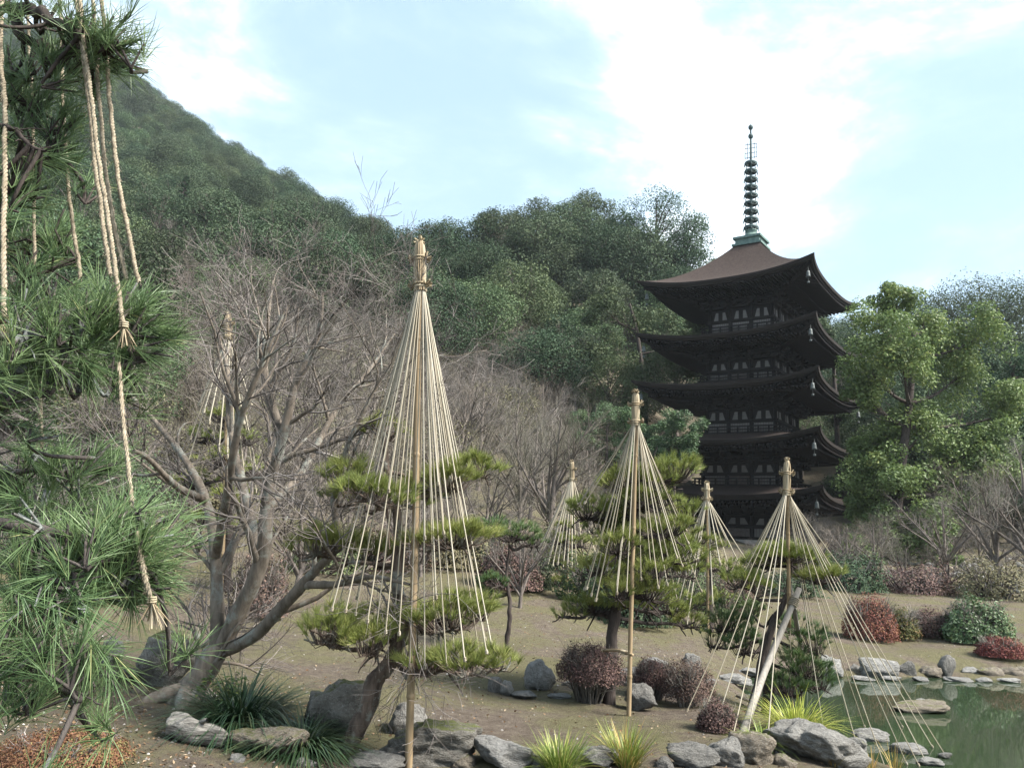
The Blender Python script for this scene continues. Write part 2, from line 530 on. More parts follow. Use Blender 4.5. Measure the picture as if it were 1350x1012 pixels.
# ground: raked soil with moss films and fine grit
def mat_ground():
    m, n, p, o = newmat('soil')
    f1 = noisenode(n, 0.75, 8, 0.66, dist=0.5)
    f2 = noisenode(n, 9.0, 9, 0.72)
    f3 = noisenode(n, 60.0, 6, 0.75)
    soil = rampnode(n, f2, [(0.25, (0.064, 0.050, 0.040)), (0.5, (0.116, 0.094, 0.075)), (0.78, (0.190, 0.160, 0.130))])
    moss = rampnode(n, f3, [(0.3, (0.075, 0.077, 0.030)), (0.7, (0.140, 0.138, 0.060))])
    mf = maths(n, 'ADD', maths(n, 'MULTIPLY', f1, 1.0), maths(n, 'MULTIPLY', f2, 0.35))
    mf = rampnode(n, mf, [(0.58, (0, 0, 0)), (0.74, (1, 1, 1))])
    col = mixc(n, maths(n, 'MULTIPLY', mf, 0.6), soil, moss)
    dk = rampnode(n, noisenode(n, 26.0, 8, 0.8), [(0.36, (1, 1, 1)), (0.47, (0, 0, 0))])
    col = mixc(n, maths(n, 'MULTIPLY', dk, 0.55), col, (0.050, 0.040, 0.032))
    grit = rampnode(n, f3, [(0.60, (0, 0, 0)), (0.72, (1, 1, 1))])
    col = mixc(n, maths(n, 'MULTIPLY', grit, 0.35), col, (0.26, 0.23, 0.19))
    g = n.nodes.new('ShaderNodeNewGeometry')           # forest floor on the hillside
    sx = n.nodes.new('ShaderNodeSeparateXYZ')
    n.links.new(g.outputs['Position'], sx.inputs[0])
    hf = rampnode(n, maths(n, 'MULTIPLY', sx.outputs['Z'], 0.05), [(0.13, (0, 0, 0)), (0.40, (1, 1, 1))])
    floor_ = rampnode(n, f1, [(0.3, (0.045, 0.042, 0.03)), (0.7, (0.11, 0.092, 0.068))])
    col = mixc(n, hf, col, floor_)
    n.links.new(col, p.inputs['Base Color'])
    p.inputs['Roughness'].default_value = 0.95
    p.inputs['Specular IOR Level'].default_value = 0.1
    h = maths(n, 'ADD', f2, maths(n, 'MULTIPLY', f3, 0.5))
    bump(n, p, h, 1.0, 0.06)
    return m
M['soil'] = mat_ground()

def mat_water():
    m, n, p, o = newmat('pond_water')
    p.inputs['Base Color'].default_value = (0.022, 0.034, 0.018, 1)
    p.inputs['Roughness'].default_value = 0.035
    p.inputs['IOR'].default_value = 1.33
    p.inputs['Specular IOR Level'].default_value = 0.75
    f = noisenode(n, 1.6, 3, 0.5, stretch=(1.0, 0.5, 1.0))
    bump(n, p, f, 0.05, 0.03)
    return m
M['water'] = mat_water()

# ------------------------------------------------------------------ terrain
TU = np.array([-1.2, -.62, -.42, -.25, -.08, .1, .3, .5, .68, 1.2])
TY = np.array([-12, 6, 10, 14, 18, 22, 30, 40, 50, 60, 80, 110, 150, 220, 300, 400, 520, 700, 1100, 2600.])
TZ = np.array([
    [.2, .1, .03, 0, 0, 0, 0, -.05, -.05, 0],
    [.3, .15, .05, 0, 0, 0, 0, -.1, -.1, -.1],
    [.8, .3, .1, .05, 0, -.05, -.15, -.3, -.3, -.3],
    [1.5, .7, .42, .34, .24, .06, -.3, -.35, -.35, -.3],
    [2.2, 1.3, .95, .85, .72, .42, -.1, -.15, -.1, 0],
    [3.2, 2.1, 1.6, 1.4, 1.2, .8, .2, .1, .15, .4],
    [5.5, 4, 3.0, 2.5, 2.1, 1.5, .6, .5, .7, 1.2],
    [9, 8, 6, 4.9, 3.8, 2.4, 1.1, 1.1, 1.5, 2.5],
    [13, 12, 10.5, 8.5, 6.5, 3.2, 1.8, 2.0, 2.6, 4],
    [17, 16.5, 15, 13, 11, 7, 2.0, 3.2, 5, 7],
    [27, 27, 25, 23, 21, 18, 10, 10, 12, 13],
    [42, 42, 39, 35, 34, 36, 31, 24, 23, 22],
    [65, 66, 62, 54, 45, 42, 38, 31, 28, 26],
    [120, 122, 105, 82, 55, 44, 38, 32, 28, 26],
    [195, 185, 143, 116, 75, 46, 40, 32, 28, 26],
    [290, 256, 193, 160, 112, 55, 40, 32, 28, 26],
    [300, 250, 180, 140, 90, 50, 38, 30, 26, 24],
    [180, 150, 110, 80, 60, 40, 30, 25, 20, 20],
    [40, 40, 30, 20, 20, 15, 10, 10, 10, 10],
    [0, 0, 0, 0, 0, 0, 0, 0, 0, 0]], float)
GU = np.linspace(-1.5, 1.5, 321)
GY = np.concatenate([np.linspace(-8, 30, 210), 30 * np.exp(np.linspace(0, math.log(2600 / 30.), 190))[1:]])
def _terrain_table():
    a = np.array([[np.interp(y, TY, TZ[:, j]) for j in range(len(TU))] for y in GY])
    g = np.array([np.interp(GU, TU, row) for row in a])
    for _ in range(5):
        g[:, 1:-1] = (g[:, :-2] + 2 * g[:, 1:-1] + g[:, 2:]) / 4
    for _ in range(14):
        g[1:-1] = (g[:-2] + 2 * g[1:-1] + g[2:]) / 4
    return g
GZ = _terrain_table()
WATER_Z = -0.5
POND = np.array([hit(x, y, WATER_Z)[:2] for x, y in ((1150, 1012), (1100, 985), (1060, 962), (1012, 935), (975, 905), (990, 893), (1060, 884), (1110, 890), (1160, 892), (1250, 893), (1350, 899), (1500, 907))]
                + [[17, 13.5], [17, 4.5], [9, 4.2], [5.2, 6.0]])
def pond_sd(x, y):
    """distance to the pond outline, positive inside"""
    p = np.stack([x, y], -1)
    A, B = POND, np.roll(POND, -1, 0)
    best = np.full(x.shape, 1e9)
    ins = np.zeros(x.shape, bool)
    for a, b in zip(A, B):
        ab = b - a
        t = np.clip(((p - a) @ ab) / (ab @ ab), 0, 1)
        d = np.linalg.norm(p - a - t[..., None] * ab, axis=-1)
        best = np.minimum(best, d)
        c = ((a[1] > p[..., 1]) != (b[1] > p[..., 1]))
        with np.errstate(divide='ignore', invalid='ignore'):
            xi = (b[0] - a[0]) * (p[..., 1] - a[1]) / (b[1] - a[1]) + a[0]
        ins ^= c & (p[..., 0] < xi)
    return np.where(ins, best, -best)

def ground_z(x, y):
    x, y = np.atleast_1d(np.asarray(x, float)), np.atleast_1d(np.asarray(y, float))
    uy = np.clip(x / np.maximum(y, 5.0), -1.5, 1.5)
    i = np.clip(np.searchsorted(GY, y) - 1, 0, len(GY) - 2)
    fy = np.clip((y - GY[i]) / (GY[i + 1] - GY[i]), 0, 1)
    k = (uy - GU[0]) / (GU[1] - GU[0])
    j = np.clip(k.astype(int), 0, len(GU) - 2)
    fx = k - j
    z = (GZ[i, j] * (1 - fy) * (1 - fx) + GZ[i + 1, j] * fy * (1 - fx) + GZ[i, j + 1] * (1 - fy) * fx + GZ[i + 1, j + 1] * fy * fx)
    und = 0.035 * np.sin(x * 1.7 + 0.6 * np.sin(y * 0.9)) * np.sin(y * 1.3 + 0.4) + 0.02 * np.sin(x * 4.1 + 1.0) * np.sin(y * 3.3)
    z = z + und * np.clip(1 - (y - 20) / 40, 0.2, 1)
    near = (y < 30)
    if near.any():
        sd = np.full(x.shape, -99.0)
        sd[near] = pond_sd(x[near], y[near])
        inside = np.minimum(z, WATER_Z - 0.05 - np.clip(sd * 0.5, 0, 0.5))
        k2 = np.clip(-sd / 1.1, 0, 1)
        k2 = k2 * k2 * (3 - 2 * k2)
        shore = (WATER_Z + 0.06) * (1 - k2) + np.maximum(z, WATER_Z + 0.06) * k2
        z = np.where(sd > 0, inside, np.where(sd > -1.1, shore, z))
    return z

def gz(x, y):
    return float(ground_z(x, y)[0])

def on(px, py):
    """where the sight line through a photo pixel meets the ground"""
    r = ray(px, py)
    o = np.array([0, 0, EYE])
    ts = np.concatenate([np.arange(3, 40, 0.04), np.arange(40, 200, 0.3)]) / r[1]
    p = o + ts[:, None] * r
    below = p[:, 2] < ground_z(p[:, 0], p[:, 1])
    k = int(np.argmax(below)) if below.any() else len(ts) - 1
    return p[k]

def gp(px, Y):
    """ground point in the photo column px at depth Y"""
    x = at(px, 700, Y)[0]
    return np.array([x, Y, gz(x, Y)])

def make_ground():
    uu = np.linspace(-1.35, 1.35, 250)
    yy = np.concatenate([np.linspace(-4, 28, 190), 28 * np.exp(np.linspace(0, math.log(760 / 28.), 100))[1:]])
    X = uu[None, :] * (yy[:, None] + 14)
    Y = np.repeat(yy[:, None], len(uu), 1)
    Z = ground_z(X.ravel(), Y.ravel()).reshape(X.shape)
    idx = np.arange(X.size).reshape(X.shape)
    f = np.stack([idx[:-1, :-1], idx[:-1, 1:], idx[1:, 1:], idx[1:, :-1]], -1).reshape(-1, 4)
    mb = MB()
    mb.add(np.stack([X, Y, Z], -1), f)
    return struct(mb.build('ground', M['soil']))
make_ground()

def make_water():
    mb = MB()
    xs = np.linspace(1.5, 17.5, 40)
    ys = np.linspace(4, 19.5, 40)
    X, Y = np.meshgrid(xs, ys)
    idx = np.arange(X.size).reshape(X.shape)
    f = np.stack([idx[:-1, :-1], idx[:-1, 1:], idx[1:, 1:], idx[1:, :-1]], -1).reshape(-1, 4)
    keep = pond_sd(X.ravel(), Y.ravel()) > -0.9
    f = f[keep[f].any(1)]
    mb.add(np.stack([X, Y, np.full(X.shape, WATER_Z)], -1), f)
    return struct(mb.build('pond_water', M['water']))
make_water()

# ------------------------------------------------------------------ pagoda
PAG = np.array([17.646, 58.0])
PAG_RZ = rad(-36.2)
PAG_Z = 1.9
pag = thing('pagoda', 'five storey dark wooden pagoda with brown bark roofs and tall bronze spire', 'pagoda', (PAG[0], PAG[1], PAG_Z), PAG_RZ)

def side_xf(k):
    a = k * math.pi / 2
    return np.array([[math.cos(a), -math.sin(a), 0], [math.sin(a), math.cos(a), 0], [0, 0, 1]])

def roof_height(t, j, ze, rise, lift, pw):
    return ze + rise * (j ** pw) + lift * (np.abs(t) ** 2.5) * (1 - j) ** 1.6

def make_roof(ze, s, btop, rise, lift, pw, i):
    """one tier: bark-covered top, thick eave edge, boarded underside, rafters, corner bells"""
    top = MB()
    t = np.linspace(-1, 1, 41)
    j = np.linspace(0, 1, 15)
    Tt, J = np.meshgrid(t, j)
    hw = s + (btop - s) * J + 0.35 * (np.abs(Tt) ** 6) * (1 - J) ** 3
    hz = roof_height(Tt, J, ze, rise, lift, pw)
    P = np.stack([Tt * hw, -hw, hz], -1)
    idx = np.arange(Tt.size).reshape(Tt.shape)
    f = np.stack([idx[:-1, :-1], idx[:-1, 1:], idx[1:, 1:], idx[1:, :-1]], -1).reshape(-1, 4)
    for k in range(4):
        top.add(P.reshape(-1, 3) @ side_xf(k).T, f)
    roof = top.build('roof', M['roof_bark'], pag)
    # eave edge: two stepped bands under the lip
    for name, d0, d1, z0, z1 in (('eave_edge', 0.0, 0.05, 0.0, -0.18), ('eave_board', 0.16, 0.20, -0.18, -0.32)):
        e = MB()
        Pe = P[0]
        for k in range(4):
            o1 = Pe * np.array([1, 1, 1.0])
            def ring(d, dz):
                q = o1.copy()
                q[:, 0] *= (s - d) / s
                q[:, 1] += d
                q[:, 2] += dz
                return q
            n = len(t)
            rows = [ring(d0, z0 + (0 if d0 == 0 else 0.0)), ring(d1, z1), ring(d1 + 0.34, z1)]
            V = np.concatenate(rows)
            ii = np.arange(3 * n).reshape(3, n)
            fe = np.stack([ii[:-1, :-1], ii[1:, :-1], ii[1:, 1:], ii[:-1, 1:]], -1).reshape(-1, 4)
            e.add(V @ side_xf(k).T, fe)
        e.build(name, M['eave_edge'], roof, smooth=False)
    # boarded soffit
    so = MB()
    jj = np.linspace(0, 1, 6)
    Tt2, J2 = np.meshgrid(t, jj)
    inner = btop * 1.02 + 0.9
    hw2 = (s - 0.38) + (inner - (s - 0.38)) * J2
    hz2 = ze - 0.30 + 0.26 * J2 + lift * (np.abs(Tt2) ** 2.5) * (1 - J2) ** 1.6
    P2 = np.stack([Tt2 * hw2, -hw2, hz2], -1)
    idx2 = np.arange(Tt2.size).reshape(Tt2.shape)
    f2 = np.stack([idx2[:-1, :-1], idx2[1:, :-1], idx2[1:, 1:], idx2[:-1, 1:]], -1).reshape(-1, 4)
    for k in range(4):
        so.add(P2.reshape(-1, 3) @ side_xf(k).T, f2)
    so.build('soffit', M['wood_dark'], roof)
    # rafters: close-set double row, too fine to pick apart
    rf = MB()
    for k in range(4):
        X = side_xf(k)
        for q in np.linspace(-0.965, 0.965, 46):
            for a0, a1, dz, hh in ((s - 0.24, (s + inner) * 0.52, -0.45, 0.06), ((s + inner) * 0.56, inner * 0.9, -0.58, 0.07)):
                if abs(q * s) > a0:
                    continue
                x = q * s
                y0, y1 = -a0, -max(a1, abs(x) + 0.02)
                if -y1 > -y0:
                    continue
                l0 = lift * abs(q) ** 2.5
                jf = (a0 - a1) / (s - inner)
                l1 = lift * abs(q) ** 2.5 * (1 - min(jf, 1)) ** 1.6
                z0 = ze + dz + l0 * (1 if dz > -0.5 else 0.45)
                z1 = ze + dz + 0.14 + l1 * (1 if dz > -0.5 else 0.3)
                w = 0.055
                v = np.array([[x - w, y0, z0 - hh], [x + w, y0, z0 - hh], [x + w, y0, z0 + hh], [x - w, y0, z0 + hh],
                              [x - w, y1, z1 - hh], [x + w, y1, z1 - hh], [x + w, y1, z1 + hh], [x - w, y1, z1 + hh]])
                rf.add(v @ X.T, [[0, 1, 2, 3], [0, 4, 5, 1], [3, 2, 6, 7], [0, 3, 7, 4], [1, 5, 6, 2]])
    struct(rf.build('rafters', M['wood_rafter'], roof, smooth=False), 'stuff')
    for k in range(4):
        X = side_xf(k)
        c = np.array([s + 0.30, -s - 0.30, ze + lift])
        hip = MB()                                   # hip rafter carrying the corner
        p0 = np.array([s - 0.05, -s + 0.05, ze + lift - 0.52])
        p1 = np.array([inner * 0.8, -inner * 0.8, ze - 0.72])
        pm = (p0 + p1) / 2 - np.array([0, 0, 0.33 * lift])
        add_tubes(hip, np.array([p0, pm, p1]) @ X.T, np.array([0.13, 0.17, 0.2]), 4)
        hip.build('hip_rafter', M['wood_rafter'], roof, smooth=False)
        b = MB()
        cc = (np.array([s - 0.22, -s + 0.22, ze + lift - 1.42]) @ X.T)
        lathe(b, [[0.01, 0.74], [0.015, 0.44], [0.09, 0.42], [0.12, 0.26], [0.13, 0.1], [0.17, 0.0], [0.14, 0.0], [0.10, 0.26], [0.0, 0.4]], 10, cc)
        add_tubes(b, np.array([cc + [0, 0, 0.15], cc - [0, 0, 0.30]]), np.array([0.015, 0.015]), 4)
        box(b, cc - np.array([0, 0, 0.36]), (0.08, 0.015, 0.07))
        b.build('wind_bell', M['bell'], roof)
    return roof

def make_storey(z0, z1, b, bo, i):
    """walls, posts, plaster panels, railing and three corbel tiers up to the eaves"""
    wall = MB()
    box(wall, (0, 0, (z0 + z1) / 2), (b - 0.06, b - 0.06, (z1 - z0) / 2))
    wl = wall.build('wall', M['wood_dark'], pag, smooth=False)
    bay = 2 * b / 3
    zh = z0 + (z1 - z0) * 0.50                        # head beam
    for k in range(4):
        X = side_xf(k)
        vis = True
        for q in range(4):
            mb = MB()
            x = -b + q * bay
            add_tubes(mb, np.array([[x, -b, z0], [x, -b, z1 - 0.2]]) @ X.T, 0.13, 10)
            mb.build('post', M['wood_dark'], wl)
        for zz, hh, dd in ((zh, 0.09, 0.14), (z0 + 0.10, 0.09, 0.15), (z1 - 0.10, 0.08, 0.12)):
            mb = MB()
            box(mb, np.array([0, -b, zz]) @ X.T, (b + 0.2, dd, hh), k * math.pi / 2)
            mb.build('beam', M['wood_dark'], wl, smooth=False)
        for q in range(3):
            xc = -b + (q + 0.5) * bay
            mb = MB()
            centre = (q == 1)
            hh = (zh - z0 - 0.38) / 2
            box(mb, np.array([xc, -b + 0.045, z0 + 0.24 + hh]) @ X.T, (bay / 2 - 0.17, 0.03, hh), k * math.pi / 2)
            door = centre and i in (1, 3, 0)
            p = mb.build('door' if door else 'plaster_panel', M['lattice'] if door else M['plaster'], wl, smooth=False)
            if not door:                               # lattice bars
                bb = MB()
                for g in range(7):
                    gx = xc + (g - 3) * (bay / 2 - 0.17) / 3.6
                    box(bb, np.array([gx, -b + 0.005, z0 + 0.24 + hh]) @ X.T, (0.022, 0.012, hh - 0.002), k * math.pi / 2)
                bb.build('lattice', M['lattice'], p, smooth=False)
            # small plaster fields between bracket blocks
            hz = (z1 - zh - 0.40) / 2 * 0.8
            for e in (-1, 1):
                mb = MB()
                x0, x1 = xc + e * 0.16, xc + e * (bay / 2 - 0.27)
                zb, zt = zh + 0.13, zh + 0.13 + 2 * hz
                v = np.array([[x0, -b + 0.02, zb], [x1, -b + 0.02, zb], [x1 - (x1 - x0) * 0.45, -b + 0.02, zt], [x0 + (x1 - x0) * 0.02, -b + 0.02, zt]])
                v2 = v + np.array([0, 0.05, 0])
                mb.add(np.concatenate([v, v2]) @ X.T, [[0, 1, 2, 3], [4, 7, 6, 5], [0, 4, 5, 1], [1, 5, 6, 2], [2, 6, 7, 3], [3, 7, 4, 0]])
                mb.build('plaster_field', M['plaster'], wl, smooth=False)
    # corbel tiers
    for q in range(4):
        fr = (q + 1) / 4
        hwid = b + (bo - b) * fr
        zz = z1 - 0.1 + q * 0.36
        mb = MB()
        for k in range(4):
            X = side_xf(k)
            box(mb, np.array([0, -hwid, zz + 0.26]) @ X.T, (hwid + 0.10, 0.09, 0.075), k * math.pi / 2)
            for x in np.linspace(-hwid, hwid, 10):
                box(mb, np.array([x, -hwid, zz + 0.10]) @ X.T, (0.12, 0.13, 0.09), k * math.pi / 2)
            for x in np.linspace(-b, b, 4):            # bracket arms reaching out
                sx = x * (1 + 0.55 * fr) if abs(abs(x) - b) < 1e-3 else x
                box(mb, np.array([sx, -(hwid + b) / 2, zz - 0.03]) @ X.T, (0.10, (hwid - b) / 2 + 0.2, 0.10), k * math.pi / 2)
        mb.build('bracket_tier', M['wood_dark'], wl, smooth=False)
    core = MB()
    box(core, (0, 0, z1 + 0.75), (b + 0.25, b + 0.25, 0.95))
    core.build('bracket_core', M['wood_dark'], wl, smooth=False)
    return wl

def make_railing(z, w):
    r = MB()
    for k in range(4):
        X = side_xf(k)
        for zz, hh in ((0.12, 0.04), (0.34, 0.03), (0.56, 0.045)):
            box(r, np.array([0, -w, z + zz]) @ X.T, (w + 0.22, 0.045, hh), k * math.pi / 2)
        for x in np.linspace(-w, w, 9):
            box(r, np.array([x, -w, z + 0.28]) @ X.T, (0.05, 0.05, 0.3), k * math.pi / 2)
    r.build('railing', M['wood_dark'], pag, smooth=False)

CZ = [5.714, 9.351, 13.159, 16.705, 20.648]           # corner tip heights, bottom to top
HS = [6.36, 6.25, 6.2, 6.11, 6.0]
BB = [2.95, 2.65, 2.5, 2.4, 2.3]
LIFT = 0.66
tops = []
for i in range(5):
    ze = CZ[i] - LIFT - PAG_Z
    if i < 4:
        make_roof(ze, HS[i], BB[i + 1] + 0.55, 0.85, LIFT, 1.2, i)
        tops.append(ze + 0.85)
    else:
        make_roof(ze, HS[i], 0.95, 24.15 - PAG_Z - ze, LIFT, 1.5, i)
for i in range(5):
    ze = CZ[i] - LIFT - PAG_Z
    z0 = 0.35 if i == 0 else tops[i - 1] - 0.15
    z1 = ze - 0.95
    make_storey(z0, z1, BB[i], BB[i] + 1.75, i)
    if i > 0:
        make_railing(z0 + 0.1, BB[i] + 0.42)
mb = MB()
box(mb, (0, 0, -0.25), (4.3, 4.3, 0.55))
box(mb, (0, 0, 0.32), (4.0, 4.0, 0.05))
mb.build('stone_platform', M['stone_base'], pag, smooth=False)

# spire
def make_spire():
    base_z = 24.1 - PAG_Z
    mb = MB()
    for hz0, hz1, w in ((0, 0.16, 1.12), (0.16, 0.55, 0.92), (0.55, 0.72, 1.06)):
        box(mb, (0, 0, base_z + (hz0 + hz1) / 2), (w, w, (hz1 - hz0) / 2))
    sp = mb.build('spire', M['copper'], pag, smooth=False)
    mb = MB()
    z = base_z + 0.72
    lathe(mb, [[0.62, z], [0.60, z + 0.22], [0.45, z + 0.42], [0.30, z + 0.5], [0.42, z + 0.62], [0.46, z + 0.72], [0.25, z + 0.8], [0.10, z + 0.85]], 16)
    mb.build('bowl', M['copper'], sp)
    mb = MB()
    add_tubes(mb, np.array([[0, 0, z + 0.7], [0, 0, 28.0], [0, 0, 32.25]]), np.array([0.14, 0.11, 0.07]), 8)
    mb.build('mast', M['copper_dark'], sp)
    a = np.linspace(0, 2 * math.pi, 25)
    for q in range(9):
        zc = 25.75 - PAG_Z + q * (31.05 - 25.75) / 8
        rr = 0.53 - 0.010 * q
        mb = MB()
        lathe(mb, [[rr - .02, zc - 0.10], [rr + 0.05, zc], [rr, zc + 0.10], [rr - 0.07, zc + 0.10], [rr - 0.08, zc - 0.10], [rr - .02, zc - 0.10]], 24)
        lathe(mb, [[0.2, zc - 0.12], [0.22, zc], [0.2, zc + 0.12]], 12)
        for g in range(8):
            an = g * math.pi / 4
            box(mb, (math.cos(an) * rr * 0.6, math.sin(an) * rr * 0.6, zc), (rr * 0.42, 0.03, 0.05), an)
            box(mb, (math.cos(an + .39) * (rr + 0.03), math.sin(an + .39) * (rr + 0.03), zc - 0.19), (0.03, 0.03, 0.10), an)
        mb.build('ring', M['copper_dark'], sp)
    zs = 31.45 - PAG_Z
    for g in range(4):                                  # flame plates: open rods
        an = g * math.pi / 2 + 0.2
        mb = MB()
        d = np.array([math.cos(an), math.sin(an), 0])
        for off, h0, h1 in ((0.44, 0.05, 1.25), (0.26, 0.0, 1.35)):
            box(mb, d * off + np.array([0, 0, zs + (h0 + h1) / 2]), (0.018, 0.018, (h1 - h0) / 2), an)
        for hh in (0.1, 0.5, 0.9, 1.22):
            box(mb, d * 0.25 + np.array([0, 0, zs + hh]), (0.2, 0.012, 0.02), an)
        mb.build('flame_plate', M['copper_dark'], sp, smooth=False)
    for zc, r_ in ((33.35, 0.2), (34.1, 0.19)):
        mb = MB()
        th = np.linspace(-1.5, 1.5, 9)
        lathe(mb, [[max(1e-3, r_ * math.cos(x)), zc - PAG_Z + r_ * 1.15 * math.sin(x)] for x in th], 14)
        mb.build('jewel', M['copper_dark'], sp)
    mb = MB()
    add_tubes(mb, np.array([[0, 0, 32.0 - PAG_Z + .2], [0, 0, 33.6 - PAG_Z], [0, 0, 34.5 - PAG_Z]]), np.array([0.07, 0.06, 0.01]), 6)
    mb.build('finial', M['copper_dark'], sp)
make_spire()

# ------------------------------------------------------------------ trees: generators
def grow(P, r, n, L, ang, K, up=0.25, wob=0.12, tmin=0.25, rfac=0.6, rend=0.3, tmax=1.0):
    """n children scattered on the given branches"""
    N, K0, _ = P.shape
    ln = np.linalg.norm(np.diff(P, axis=1), axis=2).sum(1)
    i = RNG.choice(N, n, p=ln / ln.sum())
    t = RNG.uniform(tmin, tmax, n) * (K0 - 1)
    k = np.minimum(t.astype(int), K0 - 2)
    f = (t - k)[:, None]
    s = P[i, k] * (1 - f) + P[i, k + 1] * f
    T = nrm(P[i, k + 1] - P[i, k])
    rs = (r[i, k] * (1 - f[:, 0]) + r[i, k + 1] * f[:, 0])
    a = nrm(np.cross(T, RNG.normal(size=(n, 3))))
    th = np.radians(RNG.uniform(ang[0], ang[1], n))[:, None]
    d = nrm(T * np.cos(th) + a * np.sin(th) + np.array([0, 0, up]))
    le = RNG.uniform(L[0], L[1], n) * (1.15 - 0.5 * t / (K0 - 1))
    st = le / (K - 1)
    pts = [s]
    for q in range(K - 1):
        d = nrm(d + RNG.normal(size=(n, 3)) * wob + np.array([0, 0, up * 0.25]))
        pts.append(pts[-1] + d * st[:, None])
    C = np.stack(pts, 1)
    r0 = np.minimum(rs * rfac, le * 0.035)
    rr = r0[:, None] * np.linspace(1, rend, K)[None]
    return C, rr

def bare_parts(limbs, limb_r, plan, sides=(7, 5, 4, 3, 3, 3)):
    """limbs: list of centre lines; plan: list of (count, (len), (angles), K, up, wob)"""
    wood, twig = MB(), MB()
    K = max(len(l) for l in limbs)
    P = np.stack([smooth_path(l, K) if len(l) != K else np.asarray(l) for l in limbs])
    r = np.stack([np.interp(np.linspace(0, 1, K), np.linspace(0, 1, len(q)), q) for q in limb_r])
    if sides[0] >= 9:
        for a_, b_ in zip(P, r):
            add_trunk(wood, a_, b_, 12, 50)
    else:
        add_tubes(wood, P, r, sides[0])
    lv = 1
    for cnt, ln, ang, k, up, wob in plan:
        P, r = grow(P, r, cnt, ln, ang, k, up, wob)
        add_tubes(wood if lv < 2 else twig, P, np.maximum(r, 0.0016), sides[lv])
        lv += 1
    return wood, twig

def bare_proto(h, spread, nlimb, seed, twigs):
    global RNG
    RNG = np.random.default_rng(seed)
    limbs, rs = [], []
    z = h * 0.16
    lean = RNG.normal(size=2) * 0.05 * h
    limbs.append(smooth_path([[0, 0, -0.3], [lean[0] * 0.4, lean[1] * 0.4, z], [lean[0], lean[1], h * 0.5], [lean[0] * 1.5, lean[1] * 1.5, h * 0.82]], 10))
    rs.append([h * 0.022, h * 0.016, h * 0.006])
    for q in range(nlimb):
        a = q * 2 * math.pi / nlimb + RNG.uniform(-.4, .4)
        o = spread * RNG.uniform(0.55, 1.0)
        zz = z * RNG.uniform(0.7, 1.9)
        top = h * RNG.uniform(0.45, 0.85)
        c = np.array([math.cos(a), math.sin(a)])
        limbs.append(smooth_path([[lean[0] * .4, lean[1] * .4, zz], [c[0] * o * .35, c[1] * o * .35, zz + (top - zz) * .4], [c[0] * o * .75, c[1] * o * .75, zz + (top - zz) * .75], [c[0] * o, c[1] * o, top]], 10))
        rs.append([h * 0.012, h * 0.008, h * 0.003])
    s = h / 8.0
    plan = [(nlimb * 8, (1.2 * s, 2.6 * s), (25, 60), 6, 0.25, 0.13),
            (nlimb * 40, (0.7 * s, 1.5 * s), (25, 65), 5, 0.18, 0.16),
            (int(twigs * 0.4), (0.4 * s, 0.9 * s), (25, 65), 4, 0.15, 0.18),
            (twigs, (0.25 * s, 0.6 * s), (20, 60), 3, 0.1, 0.2)]
    return bare_parts(limbs, rs, plan)

def crown_mesh(mb, clusters, per, size, tint_rng=(0.0, 1.0), upb=0.5, asp=0.6, fill=0.55):
    """clusters: [n,6] centre + radii; leaves lie through the outer part of every clump"""
    n = len(clusters)
    i = np.repeat(np.arange(n), per)
    d = nrm(RNG.normal(size=(len(i), 3)) + np.array([0, 0, 0.25]))
    q = RNG.random(len(i)) ** 0.5
    rr = fill + (1.08 - fill) * q
    bumpy = 1 + 0.16 * np.sin(d[:, 0] * 7 + i) * np.sin(d[:, 1] * 6 + 2 * i) + 0.1 * np.sin(d[:, 2] * 11 + i)
    c = clusters[i, :3] + d * clusters[i, 3:6] * (rr * bumpy)[:, None]
    nr = nrm(d * 0.7 + np.array([0, 0, upb]) + RNG.normal(size=d.shape) * 0.45)
    base = RNG.random(n)[i]
    t = np.clip(tint_rng[0] + (tint_rng[1] - tint_rng[0]) * (0.45 * base + 0.55 * RNG.random(len(i)) ** 1.3), 0, 1)
    leaves(mb, c, nr, size * RNG.uniform(0.6, 1.3, len(i)), t, asp)

